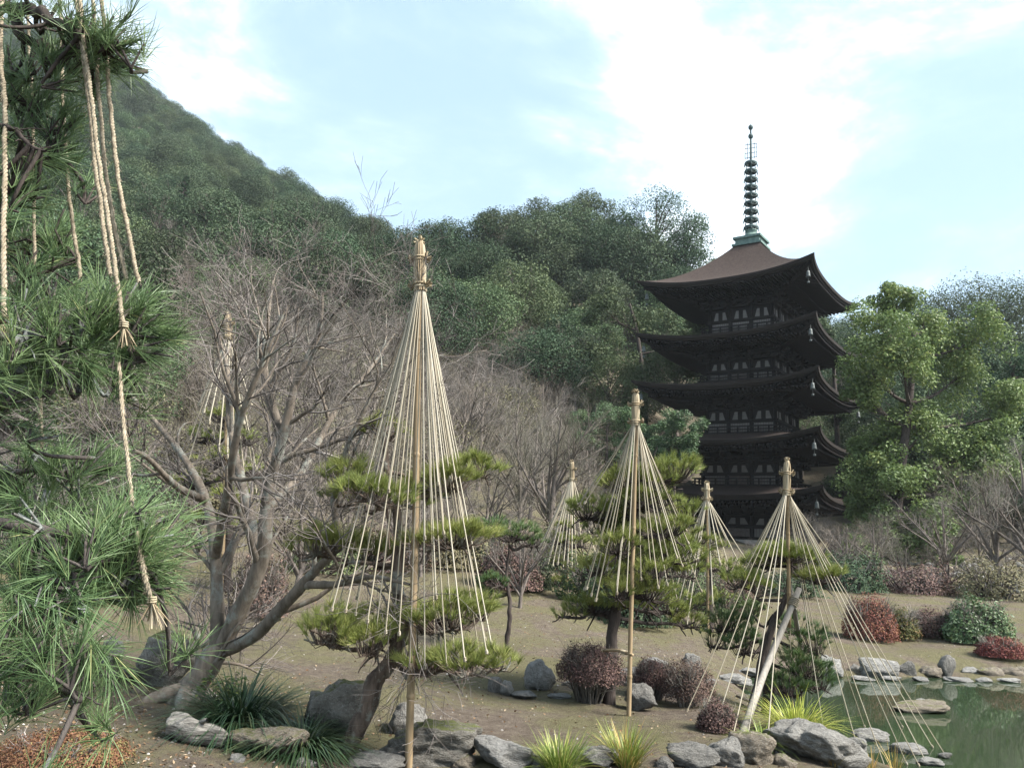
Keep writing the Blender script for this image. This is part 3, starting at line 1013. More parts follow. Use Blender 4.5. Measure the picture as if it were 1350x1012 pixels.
def ever_proto(h, w, seed, ncl, per, leaf, kind='round'):
    """trunk+limbs, crown of clumps"""
    global RNG
    RNG = np.random.default_rng(seed)
    wood, crown = MB(), MB()
    cl = []
    for q in range(ncl):
        if kind == 'cone':
            z = h * (0.12 + 0.88 * ((q + 0.5) / ncl) ** 1.15)
            R_ = w * (1.04 - (z / h)) ** 0.85
            a = q * 2.4
            o = R_ * RNG.uniform(0.25, 0.85)
            rc = max(0.28, R_ * RNG.uniform(0.28, 0.45))
            cl.append([math.cos(a) * o, math.sin(a) * o, z - o * 0.3, rc, rc, rc * 0.6])
        else:
            a = RNG.uniform(0, 2 * math.pi)
            v = RNG.uniform(-0.75, 1.0)
            o = w * math.sqrt(max(0, 1 - v * v)) * RNG.uniform(0.5, 0.92)
            z = h * 0.58 + v * h * 0.36
            rc = w * RNG.uniform(0.24, 0.42)
            cl.append([math.cos(a) * o, math.sin(a) * o, z, rc, rc, rc * 0.75])
    cl = np.array(cl)
    crown_mesh(crown, cl, per, leaf, upb=0.45)
    add_tubes(wood, smooth_path([[0, 0, -1.0], [0.1, 0, h * 0.3], [-0.1, 0.1, h * 0.6], [0, 0, h * 0.9]], 8), np.linspace(h * 0.022, h * 0.004, 8), 6)
    L_ = np.stack([smooth_path([[0, 0, max(h * 0.15, c[2] - h * 0.25)], [c[0] * 0.5, c[1] * 0.5, c[2] - h * 0.07], [c[0], c[1], c[2] + c[5] * 0.4]], 6) for c in cl])
    rr = np.repeat(np.linspace(h * 0.008, h * 0.002, 6)[None], len(cl), 0)
    add_tubes(wood, L_, rr, 4)
    tw, twr = grow(L_, rr, ncl * 10, (0.12 * w, 0.35 * w), (25, 65), 4, 0.15, 0.15, 0.4)
    add_tubes(wood, tw, twr, 3)
    return wood, crown

# ------------------------------------------------------------------ hillside trees
def proto_tree(name, label, cat, wood, crown, mw, mc, group, crown_name='crown'):
    t = thing(name, label, cat, (0, 0, -50), 0, group)
    wood.build('trunk', mw, t)
    crown.build(crown_name, mc, t, smooth=False)
    return t

EVER = []
for q, (h, w, ncl, per, leaf, kind, mat, kindname) in enumerate((
        (11, 4.6, 34, 460, 0.23, 'round', 'leaf_dark', 'dark'),
        (12, 5.2, 46, 440, 0.24, 'round', 'leaf_dark', 'dark'),
        (10, 4.8, 30, 520, 0.22, 'round', 'leaf_mid', 'green'),
        (9, 4.2, 24, 560, 0.21, 'round', 'leaf_mid', 'green'),
        (14, 3.2, 75, 130, 0.28, 'cone', 'leaf_dark', 'conifer'),
        (8, 4.0, 30, 150, 0.16, 'round', 'leaf_olive', 'olive'))):
    wd, cr = ever_proto(h, w, 100 + q, ncl, per, leaf, kind)
    lab = {'dark': 'dark evergreen broadleaf tree massed on the wooded hill', 'green': 'mid green rounded evergreen tree massed on the wooded hill',
           'conifer': 'dark pointed conifer rising from the wooded hill', 'olive': 'brownish olive half-leafy tree among the grey trees on the slope'}[kindname]
    grp = {'dark': 'dark evergreens on the hill', 'green': 'green evergreens on the hill', 'conifer': 'conifers on the hill', 'olive': 'olive trees on the slope'}[kindname]
    EVER.append(proto_tree({'conifer': 'conifer_tree'}.get(kindname, 'evergreen_tree'), lab, 'tree', wd, cr, M['bark_grey'], M[mat], grp))
BARE = []
for q, (h, sp, nl, tw) in enumerate(((7.5, 3.4, 7, 2300), (8.5, 3.0, 8, 2500), (6.5, 3.6, 8, 2200), (7.0, 2.8, 6, 2000))):
    wd, tg = bare_proto(h, sp, nl, 200 + q, tw)
    BARE.append(proto_tree('bare_tree', 'leafless grey twiggy tree crowded in the thicket on the slope', 'tree', wd, tg, M['bark_grey'], M['twig_warm' if q % 2 else 'twig'], 'bare trees in the thicket', 'twigs'))
USED = {}
def place_words(loc):
    """where on the hillside a tree stands, by things one can find"""
    x, y = float(loc[0]), float(loc[1])
    px = PXW / 2 + PXF * x / y * 0.93
    col = ('above the close pine', 'left of the maple crown', 'behind the maple crown', 'behind the tallest rope cone', 'right of the tallest rope cone',
           'left of the pagoda', 'beside the left eaves of the pagoda', 'behind the pagoda', 'behind the yellow-green tree', 'at the right edge')[int(np.searchsorted([110, 240, 430, 560, 660, 760, 900, 1090, 1260], px))]
    row = ('on the lowest slope', 'low on the slope', 'on the middle slope', 'on the upper slope', 'high on the hill', 'near the hill crest')[int(np.searchsorted([30, 45, 65, 80, 98], y))]
    return row + ' ' + col
KIND_WORDS = {}
def plant(proto, loc, rz, scale, label=None, group=None):
    """the first use moves the source itself, later uses copy it"""
    kw = KIND_WORDS.setdefault(proto.name, {'dark evergreens on the hill': 'dark evergreen broadleaf tree', 'green evergreens on the hill': 'mid green rounded evergreen tree', 'conifers on the hill': 'dark pointed conifer',
                     'olive trees on the slope': 'brownish olive half-leafy tree', 'bare trees in the thicket': 'leafless grey twiggy tree'}[proto['group']])
    label = label or kw + ' ' + place_words(loc)
    if USED.get(proto.name):
        return copy_tree(proto, loc, rz, scale, label, group)
    USED[proto.name] = True
    proto.location = Vector([float(v) for v in loc])
    proto.rotation_euler = (0, 0, rz)
    proto.scale = scale if isinstance(scale, tuple) else (scale,) * 3
    proto['label'] = label
    return proto

rg = np.random.default_rng(77)
# bare thicket across the slope, left and centre
for Y in (24, 27, 30, 33.5, 37, 41, 45, 49.5, 54, 59):
    step = 3.0 + Y * 0.025
    for x in np.arange(-0.62 * Y, 0.06 * Y + 1.5, step):
        if Y < 30 and x > -0.10 * Y:
            continue
        if Y < 26 and x > -0.25 * Y:
            continue
        xx, yy = x + rg.uniform(-1.2, 1.2), Y + rg.uniform(-1.8, 1.8)
        s_ = rg.uniform(0.62, 0.95) * (0.75 if Y < 32 else 1.0)
        if rg.random() < 0.24:
            plant(EVER[5], (xx, yy, gz(xx, yy) - 0.1), rg.uniform(0, 6.28), s_ * 0.75)
        else:
            plant(BARE[int(rg.integers(4))], (xx, yy, gz(xx, yy) - 0.1), rg.uniform(0, 6.28), s_)
for Y in (50, 56, 62, 68):
    for x in np.arange(-0.34 * Y, 0.10 * Y, 3.6):
        xx, yy = x + rg.uniform(-1, 1), Y + rg.uniform(-2, 2)
        plant(BARE[int(rg.integers(4))], (xx, yy, gz(xx, yy) - 0.1), rg.uniform(0, 6.28), rg.uniform(.8, 1.1))
for px_, Y_, k_, s_ in ((-10, 24, 2, .55), (60, 27, 3, .6), (120, 31, 2, .6), (20, 33, 0, .7), (170, 37, 3, .6), (90, 39, 1, .75), (205, 44, 2, .7), (-40, 36, 1, .8), (130, 24, 5, .5), (235, 36, 5, .6), (290, 47, 2, .6)):
    pp = gp(px_, Y_)
    plant(EVER[k_], (pp[0], pp[1], pp[2] - .2), rg.uniform(0, 6.28), s_)
# low brush under and in front of the thicket
for Y in (17, 19.5, 22, 25, 28, 32, 36, 40):
    for x in np.arange(-0.66 * Y, 0.12 * Y, 1.7 + Y * 0.03):
        xx, yy = x + rg.uniform(-.7, .7), Y + rg.uniform(-1.2, 1.2)
        if (xx > -.30 * yy and yy < 19) or (xx > -.06 * yy and yy < 26):
            continue
        plant(BARE[int(rg.integers(4))], (xx, yy, gz(xx, yy) - .1), rg.uniform(0, 6.28), (rg.uniform(.30, .42),) * 2 + (rg.uniform(.2, .34),), 'low leafless brush ' + place_words((xx, yy)), 'low brush under the thicket')
for Y in (29, 34, 39, 44, 48):
    for x in np.arange(0.40 * Y, 0.70 * Y, 2.2 + Y * .02):
        xx, yy = x + rg.uniform(-.9, .9), Y + rg.uniform(-1.5, 1.5)
        plant(BARE[int(rg.integers(4))], (xx, yy, gz(xx, yy) - .1), rg.uniform(0, 6.28), (rg.uniform(.3, .5),) * 2 + (rg.uniform(.2, .4),), 'low leafless brush on the bank ' + place_words((xx, yy)), 'low brush under the thicket')
# evergreens behind
for Y in (62, 69, 76, 84, 93, 103, 114):
    for x in np.arange(-0.66 * Y, 0.72 * Y, 6.2 + 0.012 * Y):
        xx, yy = x + rg.uniform(-1.8, 1.8), Y + rg.uniform(-2.5, 2.5)
        u = xx / yy
        if Y < 70 and 0.20 < u < 0.42:
            continue
        if Y > 108 and u > 0.3:
            continue
        r_ = rg.random()
        s_ = rg.uniform(0.7, 1.05)
        if u < -0.05:
            if r_ < 0.20 and Y < 80:
                p = BARE[int(rg.integers(4))]
                s_ *= 1.1
            else:
                p = EVER[[0, 1, 4, 2, 0, 1, 3, 0][int(rg.integers(8))]]
        elif u < 0.28:
            p = EVER[[0, 1, 2, 3, 2, 0][int(rg.integers(6))]] if r_ > 0.28 else BARE[int(rg.integers(4))]
        else:
            p = EVER[[0, 1, 2, 2, 0][int(rg.integers(5))]]
        plant(p, (xx, yy, gz(xx, yy) - 0.3), rg.uniform(0, 6.28), (s_ * rg.uniform(.9, 1.1), s_ * rg.uniform(.9, 1.1), s_))

for px_, Y_, k_, s_ in ((1250, 58, 2, .95), (1310, 60, 0, 1.0), (1360, 56, 3, 1.0), (1280, 68, 1, 1.1), (1340, 70, 2, 1.15), (1220, 66, 0, 1.0), (1390, 64, 0, 1.2), (1330, 52, 3, .8)):
    pp = gp(px_, Y_)
    plant(EVER[k_], (pp[0], pp[1], pp[2] - .2), rg.uniform(0, 6.28), s_)
for px_, Y_, k_, s_ in ((640, 99, 1, 1.15), (690, 97, 0, 1.25), (735, 100, 1, 1.2), (785, 96, 0, 1.2), (830, 98, 1, 1.15), (880, 95, 0, 1.05), (930, 97, 1, 1.1), (600, 97, 0, 1.1), (560, 99, 1, 1.0)):
    pp = gp(px_, Y_)
    plant(EVER[k_], (pp[0], pp[1], pp[2] - .2), rg.uniform(0, 6.28), s_)
# skyline trees with open crowns
def open_tree(px, py_top, Y, h, w, seed, label, dens=190, ncl=30):
    wd, cr = ever_proto(h, w, seed, ncl, dens, 0.25)
    top = at(px, py_top, Y)
    t = thing('open_crowned_tree', label, 'tree', (top[0], top[1], top[2] - h * 0.97), 0.7 * seed)
    wd.build('trunk', M['bark_dark'], t)
    cr.build('crown', M['leaf_dark'], t, smooth=False)
open_tree(865, 262, 100, 15, 6.2, 301, 'tallest spreading tree on the hill skyline left of the pagoda roof', 430, 38)
open_tree(905, 285, 101, 12, 4.2, 306, 'thin open tree on the skyline just left of the pagoda roof', 200)
open_tree(778, 262, 104, 13, 4.8, 302, 'open crowned tree on the skyline left of the tallest one', 430, 38)
open_tree(710, 266, 106, 12, 4.4, 303, 'dark pointed skyline tree above the straw-topped central pole', 420)
open_tree(652, 280, 106, 11, 3.8, 304, 'dark layered skyline tree above the right end of the grey thicket', 420)
open_tree(1170, 398, 88, 12, 6.0, 305, 'thin crowned skyline tree showing sky right of the pagoda', 300)
open_tree(1290, 388, 92, 12, 9.5, 307, 'wide dome-shaped dark tree on the right skyline', 420, 90)

# far mountain wood: reads as one mass
def far_wood():
    pts, sc_, rot, idx = [], [], [], []
    g = np.random.default_rng(5)
    for Y in np.concatenate([np.arange(124, 250, 8.0), np.arange(250, 440, 9.5)]):
        for x in np.arange(-0.72 * Y, 0.75 * Y if Y < 170 else 0.02 * Y, 6.6 + 0.004 * Y):
            xx, yy = x + g.uniform(-3, 3), Y + g.uniform(-3.5, 3.5)
            pts.append((xx, yy, gz(xx, yy) - 1.5))
            sc_.append(g.uniform(0.65, 1.15))
            rot.append(g.uniform(0, 6.28))
            idx.append(int(g.integers(4)))
    me = bpy.data.meshes.new('far_wood')
    me.from_pydata(pts, [], [])
    for nm, ty, dat in (('sz', 'FLOAT', sc_), ('rt', 'FLOAT', rot), ('pick', 'INT', idx)):
        a = me.attributes.new(nm, ty, 'POINT')
        a.data.foreach_set('value', dat)
    o = link('far_wood', me)
    ng = bpy.data.node_groups.new('wood_instances', 'GeometryNodeTree')
    ng.interface.new_socket('Geometry', in_out='INPUT', socket_type='NodeSocketGeometry')
    ng.interface.new_socket('Geometry', in_out='OUTPUT', socket_type='NodeSocketGeometry')
    gi, go = ng.nodes.new('NodeGroupInput'), ng.nodes.new('NodeGroupOutput')
    iop = ng.nodes.new('GeometryNodeInstanceOnPoints')
    jn = ng.nodes.new('GeometryNodeJoinGeometry')
    for p in (EVER[0], EVER[1], EVER[2], EVER[3]):
        oi = ng.nodes.new('GeometryNodeObjectInfo')
        oi.inputs['Object'].default_value = [c for c in p.children if c.name.startswith('crown')][0]
        g2i = ng.nodes.new('GeometryNodeGeometryToInstance')
        ng.links.new(oi.outputs['Geometry'], g2i.inputs[0])
        ng.links.new(g2i.outputs[0], jn.inputs[0])
    def attr(nm, ty):
        a = ng.nodes.new('GeometryNodeInputNamedAttribute')
        a.data_type = ty
        a.inputs['Name'].default_value = nm
        return a.outputs['Attribute']
    ng.links.new(gi.outputs[0], iop.inputs['Points'])
    ng.links.new(jn.outputs[0], iop.inputs['Instance'])
    iop.inputs['Pick Instance'].default_value = True
    ng.links.new(attr('pick', 'INT'), iop.inputs['Instance Index'])
    cx = ng.nodes.new('ShaderNodeCombineXYZ')
    ng.links.new(attr('rt', 'FLOAT'), cx.inputs['Z'])
    ng.links.new(cx.outputs[0], iop.inputs['Rotation'])
    ng.links.new(attr('sz', 'FLOAT'), iop.inputs['Scale'])
    ng.links.new(iop.outputs[0], go.inputs[0])
    md = o.modifiers.new('wood', 'NODES')
    md.node_group = ng
    tag(o, 'distant evergreen forest covering the mountain and the hill crest', 'forest')
    return struct(o, 'stuff')
far_wood()

# ------------------------------------------------------------------ big evergreens beside the pagoda
def px_tree(name, label, trunk, tr, clumps, Y, depth, sub, per, leaf, mleaf, mbark, seed, flat=0.8, loc=None):
    """a tree whose clumps were measured in the photograph: (px, py, radius px)"""
    global RNG
    RNG = np.random.default_rng(seed)
    m = mpp(Y)
    base = np.asarray(loc, float)
    tr_pts = np.array([at(x, y, Y) for x, y in trunk]) - base
    tr_pts[0] = [tr_pts[0][0], 0, -0.4]
    wood, crown = MB(), MB()
    tp = smooth_path(tr_pts, 14)
    add_tubes(wood, tp, np.linspace(tr, tr * 0.3, 14), 9)
    cl, cen = [], []
    for (x, y, r_) in clumps:
        c0 = at(x, y, Y + RNG.uniform(-depth, depth)) - base
        cen.append(c0)
        R_ = r_ * m
        for _ in range(sub):
            d = nrm(RNG.normal(size=3)) * R_ * RNG.uniform(0.25, 0.95)
            rc = R_ * RNG.uniform(0.28, 0.46)
            cl.append([*(c0 + d), rc, rc, rc * flat])
    cl = np.array(cl)
    crown_mesh(crown, cl, per, leaf, upb=0.5, fill=0.35)
    lim = []
    for c0 in cen:
        k = int(np.argmin(np.linalg.norm(tp - c0, axis=1) + np.maximum(0, tp[:, 2] - c0[2] + 1.0) * 3))
        lim.append(smooth_path([tp[k], tp[k] * 0.5 + c0 * 0.5 - np.array([0, 0, 0.3]), c0], 8))
    lim = np.array(lim)
    lr = np.repeat(np.linspace(tr * 0.32, tr * 0.06, 8)[None], len(lim), 0)
    add_tubes(wood, lim, lr, 5)
    tw, twr = grow(lim, lr, len(lim) * 16, (r_ * m * 0.5, r_ * m * 1.2), (25, 65), 5, 0.2, 0.16, 0.3)
    add_tubes(wood, tw, twr, 3)
    t = thing(name, label, 'tree', base)
    wood.build('trunk', M[mbark], t)
    crown.build('crown', M[mleaf], t, smooth=False)
    return t

px_tree('camphor_tree', 'big yellow-green evergreen tree with forked trunk right of the pagoda',
        [(1172, 790), (1168, 740), (1180, 680), (1190, 600), (1200, 520), (1205, 440)], 0.42,
        [(1160, 432, 47), (1219, 425, 53), (1291, 445, 45), (1148, 490, 45), (1190, 480, 50), (1265, 495, 54), (1330, 545, 40), (1140, 520, 28),
         (1160, 575, 45), (1219, 560, 50), (1297, 590, 45), (1148, 640, 45), (1190, 625, 47), (1265, 645, 45), (1310, 625, 33),
         (1143, 690, 35), (1172, 695, 47), (1232, 690, 38), (1160, 735, 33), (1137, 770, 26), (1169, 765, 24), (1241, 738, 24), (1140, 735, 28), (1151, 765, 28), (1206, 730, 35), (1134, 660, 28), (1180, 400, 31), (1252, 600, 47), (1137, 600, 26)],
        44, 2.8, 15, 240, 0.18, 'leaf_camphor', 'bark_dark', 31, loc=gp(1172, 44))
px_tree('evergreen_tree', 'dark green rounded tree at the right edge behind the yellow-green one',
        [(1345, 760), (1340, 650), (1338, 560), (1335, 480)], 0.35,
        [(1330, 470, 45), (1380, 480, 45), (1340, 540, 45), (1330, 600, 35), (1370, 600, 45), (1345, 660, 30), (1400, 540, 50)],
        52, 3, 8, 260, 0.2, 'leaf_dark', 'bark_dark', 32, loc=gp(1345, 52))
px_tree('evergreen_bush', 'round bright green evergreen bush left of the pagoda above the mid pole',
        [(800, 640), (800, 600), (800, 560)], 0.15,
        [(775, 555, 26), (805, 545, 30), (835, 560, 26), (790, 585, 28), (820, 590, 26), (770, 580, 22)],
        47, 1.4, 9, 400, 0.11, 'leaf_bush', 'bark_dark', 33, loc=gp(800, 47))
px_tree('evergreen_bush', 'dark green bush tucked under the left eaves of the pagoda',
        [(890, 640), (888, 610), (885, 570)], 0.15,
        [(865, 565, 24), (890, 555, 22), (915, 572, 22), (880, 590, 24), (905, 600, 22), (860, 600, 24)],
        52, 1.4, 9, 380, 0.12, 'leaf_bush', 'bark_dark', 34, loc=gp(890, 52))
px_tree('evergreen_tree', 'tall grey-green tree behind the left eaves of the pagoda',
        [(850, 620), (850, 520), (840, 440), (830, 400)], 0.3,
        [(780, 470, 40), (830, 420, 40), (880, 440, 38), (820, 480, 42), (870, 490, 38), (910, 480, 30), (770, 520, 32), (800, 410, 34), (920, 440, 25)],
        66, 3, 8, 240, 0.22, 'leaf_mid', 'bark_dark', 35, loc=gp(850, 66))
px_tree('evergreen_tree', 'green leafy tree right behind the pagoda walls under its right eaves',
        [(1110, 700), (1105, 600), (1100, 500), (1095, 430)], 0.3,
        [(1085, 440, 25), (1100, 470, 28), (1110, 540, 30), (1120, 590, 28), (1100, 640, 28)],
        68, 2, 8, 220, 0.22, 'leaf_mid', 'bark_dark', 36, loc=gp(1110, 68))

# ------------------------------------------------------------------ bare maple in the garden
def make_maple():
    global RNG
    RNG = np.random.default_rng(21)
    b0 = on(240, 925)
    Y0 = b0[1]
    def A(x, y, dy=0.0):
        return at(x, y, Y0 + dy) - b0
    limbs = [
        ([A(236, 932), A(262, 895), A(292, 850)], [.15, .115, .095]),
        ([A(285, 862), A(286, 790), A(284, 735, .1), A(272, 660, .3), A(240, 600, .5), A(195, 545, .7), A(150, 500, .9)], [.066, .052, .034, .012]),
        ([A(290, 855), A(318, 800, -.1), A(345, 740, -.2), A(352, 660, -.3), A(372, 580, -.4), A(392, 500, -.5), A(420, 440, -.5), A(425, 385, -.6)], [.080, .062, .036, .012]),
        ([A(292, 858), A(335, 838, -.2), A(372, 800, -.4), A(410, 758, -.6), A(445, 715, -.8), A(440, 650, -.9), A(470, 560, -1.), A(520, 470, -1.)], [.064, .048, .026, .010]),
        ([A(345, 740, -.2), A(320, 640, .3), A(303, 560, .6), A(300, 490, .8), A(285, 430, 1.)], [.046, .034, .011]),
        ([A(352, 670, -.3), A(400, 620, .2), A(440, 545, .5), A(485, 490, .8), A(520, 440, 1.)], [.042, .03, .010]),
        ([A(284, 735, .1), A(300, 650, -.6), A(315, 560, -1.), A(345, 480, -1.2), A(375, 410, -1.3)], [.042, .03, .010]),
        ([A(272, 660, .3), A(232, 640, -.3), A(190, 600, -.8), A(150, 590, -1.)], [.04, .025, .01]),
        ([A(372, 580, -.4), A(350, 500, -.2), A(352, 430, 0), A(360, 370, .2)], [.05, .03, .01]),
        ([A(400, 770, -.5), A(440, 770, -.9), A(490, 760, -1.2), A(540, 770, -1.4)], [.04, .025, .01]),
    ]
    plan = [(80, (.6, 1.3), (25, 65), 7, 0.10, 0.17), (440, (.4, .85), (25, 65), 5, 0.06, 0.2),
            (2000, (.22, .5), (25, 60), 4, 0.06, 0.22), (4600, (.12, .32), (20, 60), 3, 0.05, 0.2)]
    K = 14
    wood, twig = bare_parts([smooth_path(l, K) for l, _ in limbs], [r for _, r in limbs], plan, (9, 6, 4, 3, 3))
    # root flare
    for a in (-2.7, -1.2, 0.3, 1.9):
        d = np.array([math.cos(a), math.sin(a), 0])
        add_tubes(wood, smooth_path([A(250, 912), d * 0.2 + [0, 0, .05], d * .5 + [0, 0, -.10]], 6), np.linspace(.11, .025, 6), 7)
    t = thing('maple_tree', 'large leafless grey maple with forked trunks left of the tallest rope cone', 'tree', b0)
    wood.build('trunk', M['bark_maple'], t)
    twig.build('twigs', M['twig'], t)
make_maple()

# ------------------------------------------------------------------ trained pines
def needle_pad(mb, tw, c, rx, ry, rz, n, ln, w, per, droop=0.0, root=None, trange=(0.1, 1.0)):
    """flat cushion of upright needle tufts on a fan of twigs"""
    a = RNG.uniform(0, 2 * math.pi, n)
    q = np.sqrt(RNG.random(n)) * RNG.uniform(0.75, 1.1, n)
    lob = 1 + 0.22 * np.sin(3 * a + c[0] * 9) + 0.13 * np.sin(5 * a + c[2] * 7)
    x, y = rx * q * lob * np.cos(a), ry * q * lob * np.sin(a)
    z = rz * (1 - 0.8 * q ** 2) * RNG.uniform(-0.1, 1.0, n) - rz * 0.4
    z = z + x * RNG.uniform(-.16, .16) + y * RNG.uniform(-.16, .16) + 0.3 * rz * np.sin(x / rx * 4 + c[1] * 5) * np.sin(y / ry * 3 + c[0] * 4)
    tip = c + np.stack([x, y, z], 1)
    out = np.stack([np.cos(a) * q, np.sin(a) * q, np.full(n, 1.15)], 1)
    d = nrm(out + RNG.normal(size=(n, 3)) * 0.25)
    i = np.repeat(np.arange(n), per)
    nd = nrm(d[i] * 1.15 + nrm(RNG.normal(size=(len(i), 3))) * 0.7)
    b = tip[i] + d[i] * (ln * 0.35 * RNG.random((len(i), 1)))
    tt = np.clip(trange[0] + (trange[1] - trange[0]) * (0.5 * RNG.random(n)[i] + 0.5 * RNG.random(len(i))) ** 1.2 + np.where(RNG.random(len(i)) < 0.05, 0.3, 0), 0, 1)
    needles(mb, b, nd, ln * RNG.uniform(0.7, 1.15, len(i)), w, tt, True)
    r0 = c - np.array([0, 0, rz * 0.9]) if root is None else root
    mid = r0 * 0.45 + tip * 0.55 - np.array([0, 0, rz * 0.35])
    C = np.stack([np.broadcast_to(r0, tip.shape), mid, tip], 1)
    add_tubes(tw, C, np.broadcast_to(np.array([.006, .004, .0025]), (n, 3)), 3)

def make_pine(name, label, base, trunk, trad, pads, Y, ln, w, per, dens, seed, mneedle='needle', mbark='bark_pine', depth=0.7, group=None, branch_mat=None, pole_bits=None):
    """trunk: (px,py,dY); pads: (px,py,half width px,half height px,dY)"""
    global RNG
    RNG = np.random.default_rng(seed)
    t = thing(name, label, 'tree', base, 0, group)
    tp = smooth_path(np.array([at(x, y, Y + d) for x, y, d in trunk]) - base, 18)
    tp[0][2] = min(tp[0][2], -0.05)
    tp[1:-1] += RNG.normal(size=tp[1:-1].shape) * trad * 0.18
    tr = np.interp(np.linspace(0, 1, 18), np.linspace(0, 1, 4), [trad * 1.15, trad, trad * 0.65, trad * 0.22])
    mb = MB()
    add_trunk(mb, tp, tr, 14, 60, 0.14, 12.0)
    mb.build('trunk', M[mbark], t)
    m = mpp(Y)
    for (x, y, hw, hh, d) in pads:
        c = at(x, y, Y + d) - base
        rx, rz = hw * m, hh * m * 1.25
        ry = rx * depth
        k = int(np.argmin(np.linalg.norm(tp[3:] - c, axis=1) + 2.5 * np.maximum(0, tp[3:, 2] - c[2]))) + 3
        s = tp[k]
        end = c - np.array([0, 0, rz * 0.8])
        mid = (s + end) / 2 + RNG.normal(size=3) * np.array([.05, .05, .04]) - np.array([0, 0, 0.05])
        mid2 = s * 0.3 + end * 0.7 + RNG.normal(size=3) * np.array([.05, .05, .03])
        far = end + (end - s) * np.array([.3, .3, .05]) * min(1.0, rx / max(np.linalg.norm(end - s), .1)) * 1.6
        bp = smooth_path([s, mid, mid2, end, far], 10)
        br = MB()
        add_tubes(br, bp, np.linspace(max(tr[k] * 0.42, w * 9), w * 5, 10), 6)
        nb = MB()
        n = max(16, int(dens * rx * ry))
        tw0 = bp[7:10].mean(0)
        needle_pad(nb, br, c, rx, ry, rz, n, ln, w, per, root=tw0)
        # secondary crooked boughs under the cushion
        P2, r2 = grow(bp[None, 3:], np.linspace(tr[k] * .3, w * 4, 7)[None], 7, (rx * .5, rx * 1.0), (30, 75), 6, 0.05, 0.22, 0.0)
        add_tubes(br, P2, r2 + w * 2, 4)
        br.build('branch', M[branch_mat or mbark], t)
        nb.build('needle_cushion', M[mneedle], t, smooth=False)
    return t

pb1 = on(452, 1008)
PY1 = 6.35
pine1 = make_pine('pine_tree', 'leaning garden pine with flat needle cushions under the tallest rope cone', np.array([at(440, 1030, PY1)[0], PY1, gz(at(440, 1030, PY1)[0], PY1)]),
    [(436, 1030, 0), (470, 962, 0), (494, 905, 0), (512, 868, .03), (530, 825, .06), (522, 765, .1), (526, 700, .1), (516, 645, .1), (508, 595, .12), (505, 560, .15)], 0.062,
    [(461, 618, 32, 19, -.1), (497, 646, 51, 15, -.3), (585, 629, 46, 16, .0), (626, 612, 32, 16, .2), (508, 563, 30, 15, .3),
     (432, 712, 44, 19, .1), (490, 722, 30, 15, .3), (590, 706, 57, 14, -.1), (455, 655, 28, 13, .4),
     (446, 820, 51, 24, -.15), (492, 838, 34, 20, -.25), (525, 803, 25, 18, .2), (582, 803, 57, 22, -.1), (628, 800, 25, 16, .1),
     (556, 872, 28, 14, -.25), (610, 868, 41, 15, -.3), (652, 868, 30, 12, -.25), (560, 645, 34, 12, .4)],
    PY1, 0.10, 0.0019, 34, 1350, 41, 'needle', 'bark_pine', 0.85)
PY2 = 8.9
tb2 = np.array([at(806, 905, PY2)[0], PY2, gz(at(806, 905, PY2)[0], PY2)])
pine2 = make_pine('pine_tree', 'dense many-layered garden pine under the rope cone in front of the pagoda', tb2,
    [(803, 925, 0), (806, 862, 0), (813, 800, .02), (828, 745, .05), (838, 690, .1), (842, 650, .1), (846, 615, .1)], 0.058,
    [(880, 618, 52, 16, .1), (838, 628, 50, 18, -.1), (786, 668, 41, 16, .1), (902, 672, 27, 14, .2), (828, 690, 41, 15, .3),
     (868, 722, 65, 16, .1), (792, 745, 35, 11, -.2), (900, 748, 25, 11, .2), (845, 772, 45, 14, -.3), (790, 795, 41, 11, .1), (748, 806, 21, 7, .1),
     (872, 795, 38, 12, .2), (906, 815, 24, 11, .3), (815, 715, 35, 13, -.5), (862, 748, 30, 11, -.45), (815, 775, 28, 11, -.5), (835, 630, 48, 16, .15), (850, 655, 40, 13, -.2), (800, 690, 34, 12, .3), (872, 692, 40, 13, -.2), (845, 738, 46, 13, .4), (910, 706, 28, 11, .4), (820, 665, 34, 12, .5)],
    PY2, 0.10, 0.0022, 26, 800, 42, 'needle', 'bark_dark', 0.9)
PY3 = 9.4
b3 = np.array([at(1000, 935, PY3)[0], PY3, gz(at(1000, 935, PY3)[0], PY3)])
pine3 = make_pine('pine_tree', 'propped pine with dark lower boughs under the rope cone at the pond edge', b3,
    [(990, 955, -.1), (1000, 900, 0), (1010, 850, 0), (1030, 800, 0), (1042, 760, .05), (1040, 725, .1)], 0.05,
    [(1035, 727, 40, 11, 0), (1085, 757, 32, 9, -.1), (985, 763, 30, 11, -.1), (1060, 740, 28, 9, .3), (1005, 738, 28, 9, .3)],
    PY3, 0.10, 0.0024, 28, 1200, 43, 'needle', 'bark_dark', 0.9)
pine3b = make_pine('pine_tree', 'low dark green pine growing behind the grey prop at the pond edge', np.array([at(1010, 930, PY3 + .7)[0], PY3 + .7, gz(at(1010, 930, PY3 + .7)[0], PY3 + .7)]),
    [(1010, 930, .7), (1015, 890, .7), (1010, 850, .7), (1020, 810, .7)], 0.06,
    [(960, 812, 32, 20, .6), (985, 840, 28, 20, .4), (945, 835, 22, 18, .8), (1068, 838, 28, 20, .6), (1055, 868, 34, 20, .5), (1075, 890, 28, 16, .7), (1035, 895, 32, 18, .4), (990, 800, 24, 16, .9), (1045, 815, 22, 18, .9)],
    PY3, 0.10, 0.0024, 28, 1000, 44, 'needle_dark', 'bark_dark', 0.9)
PY4 = 17.0
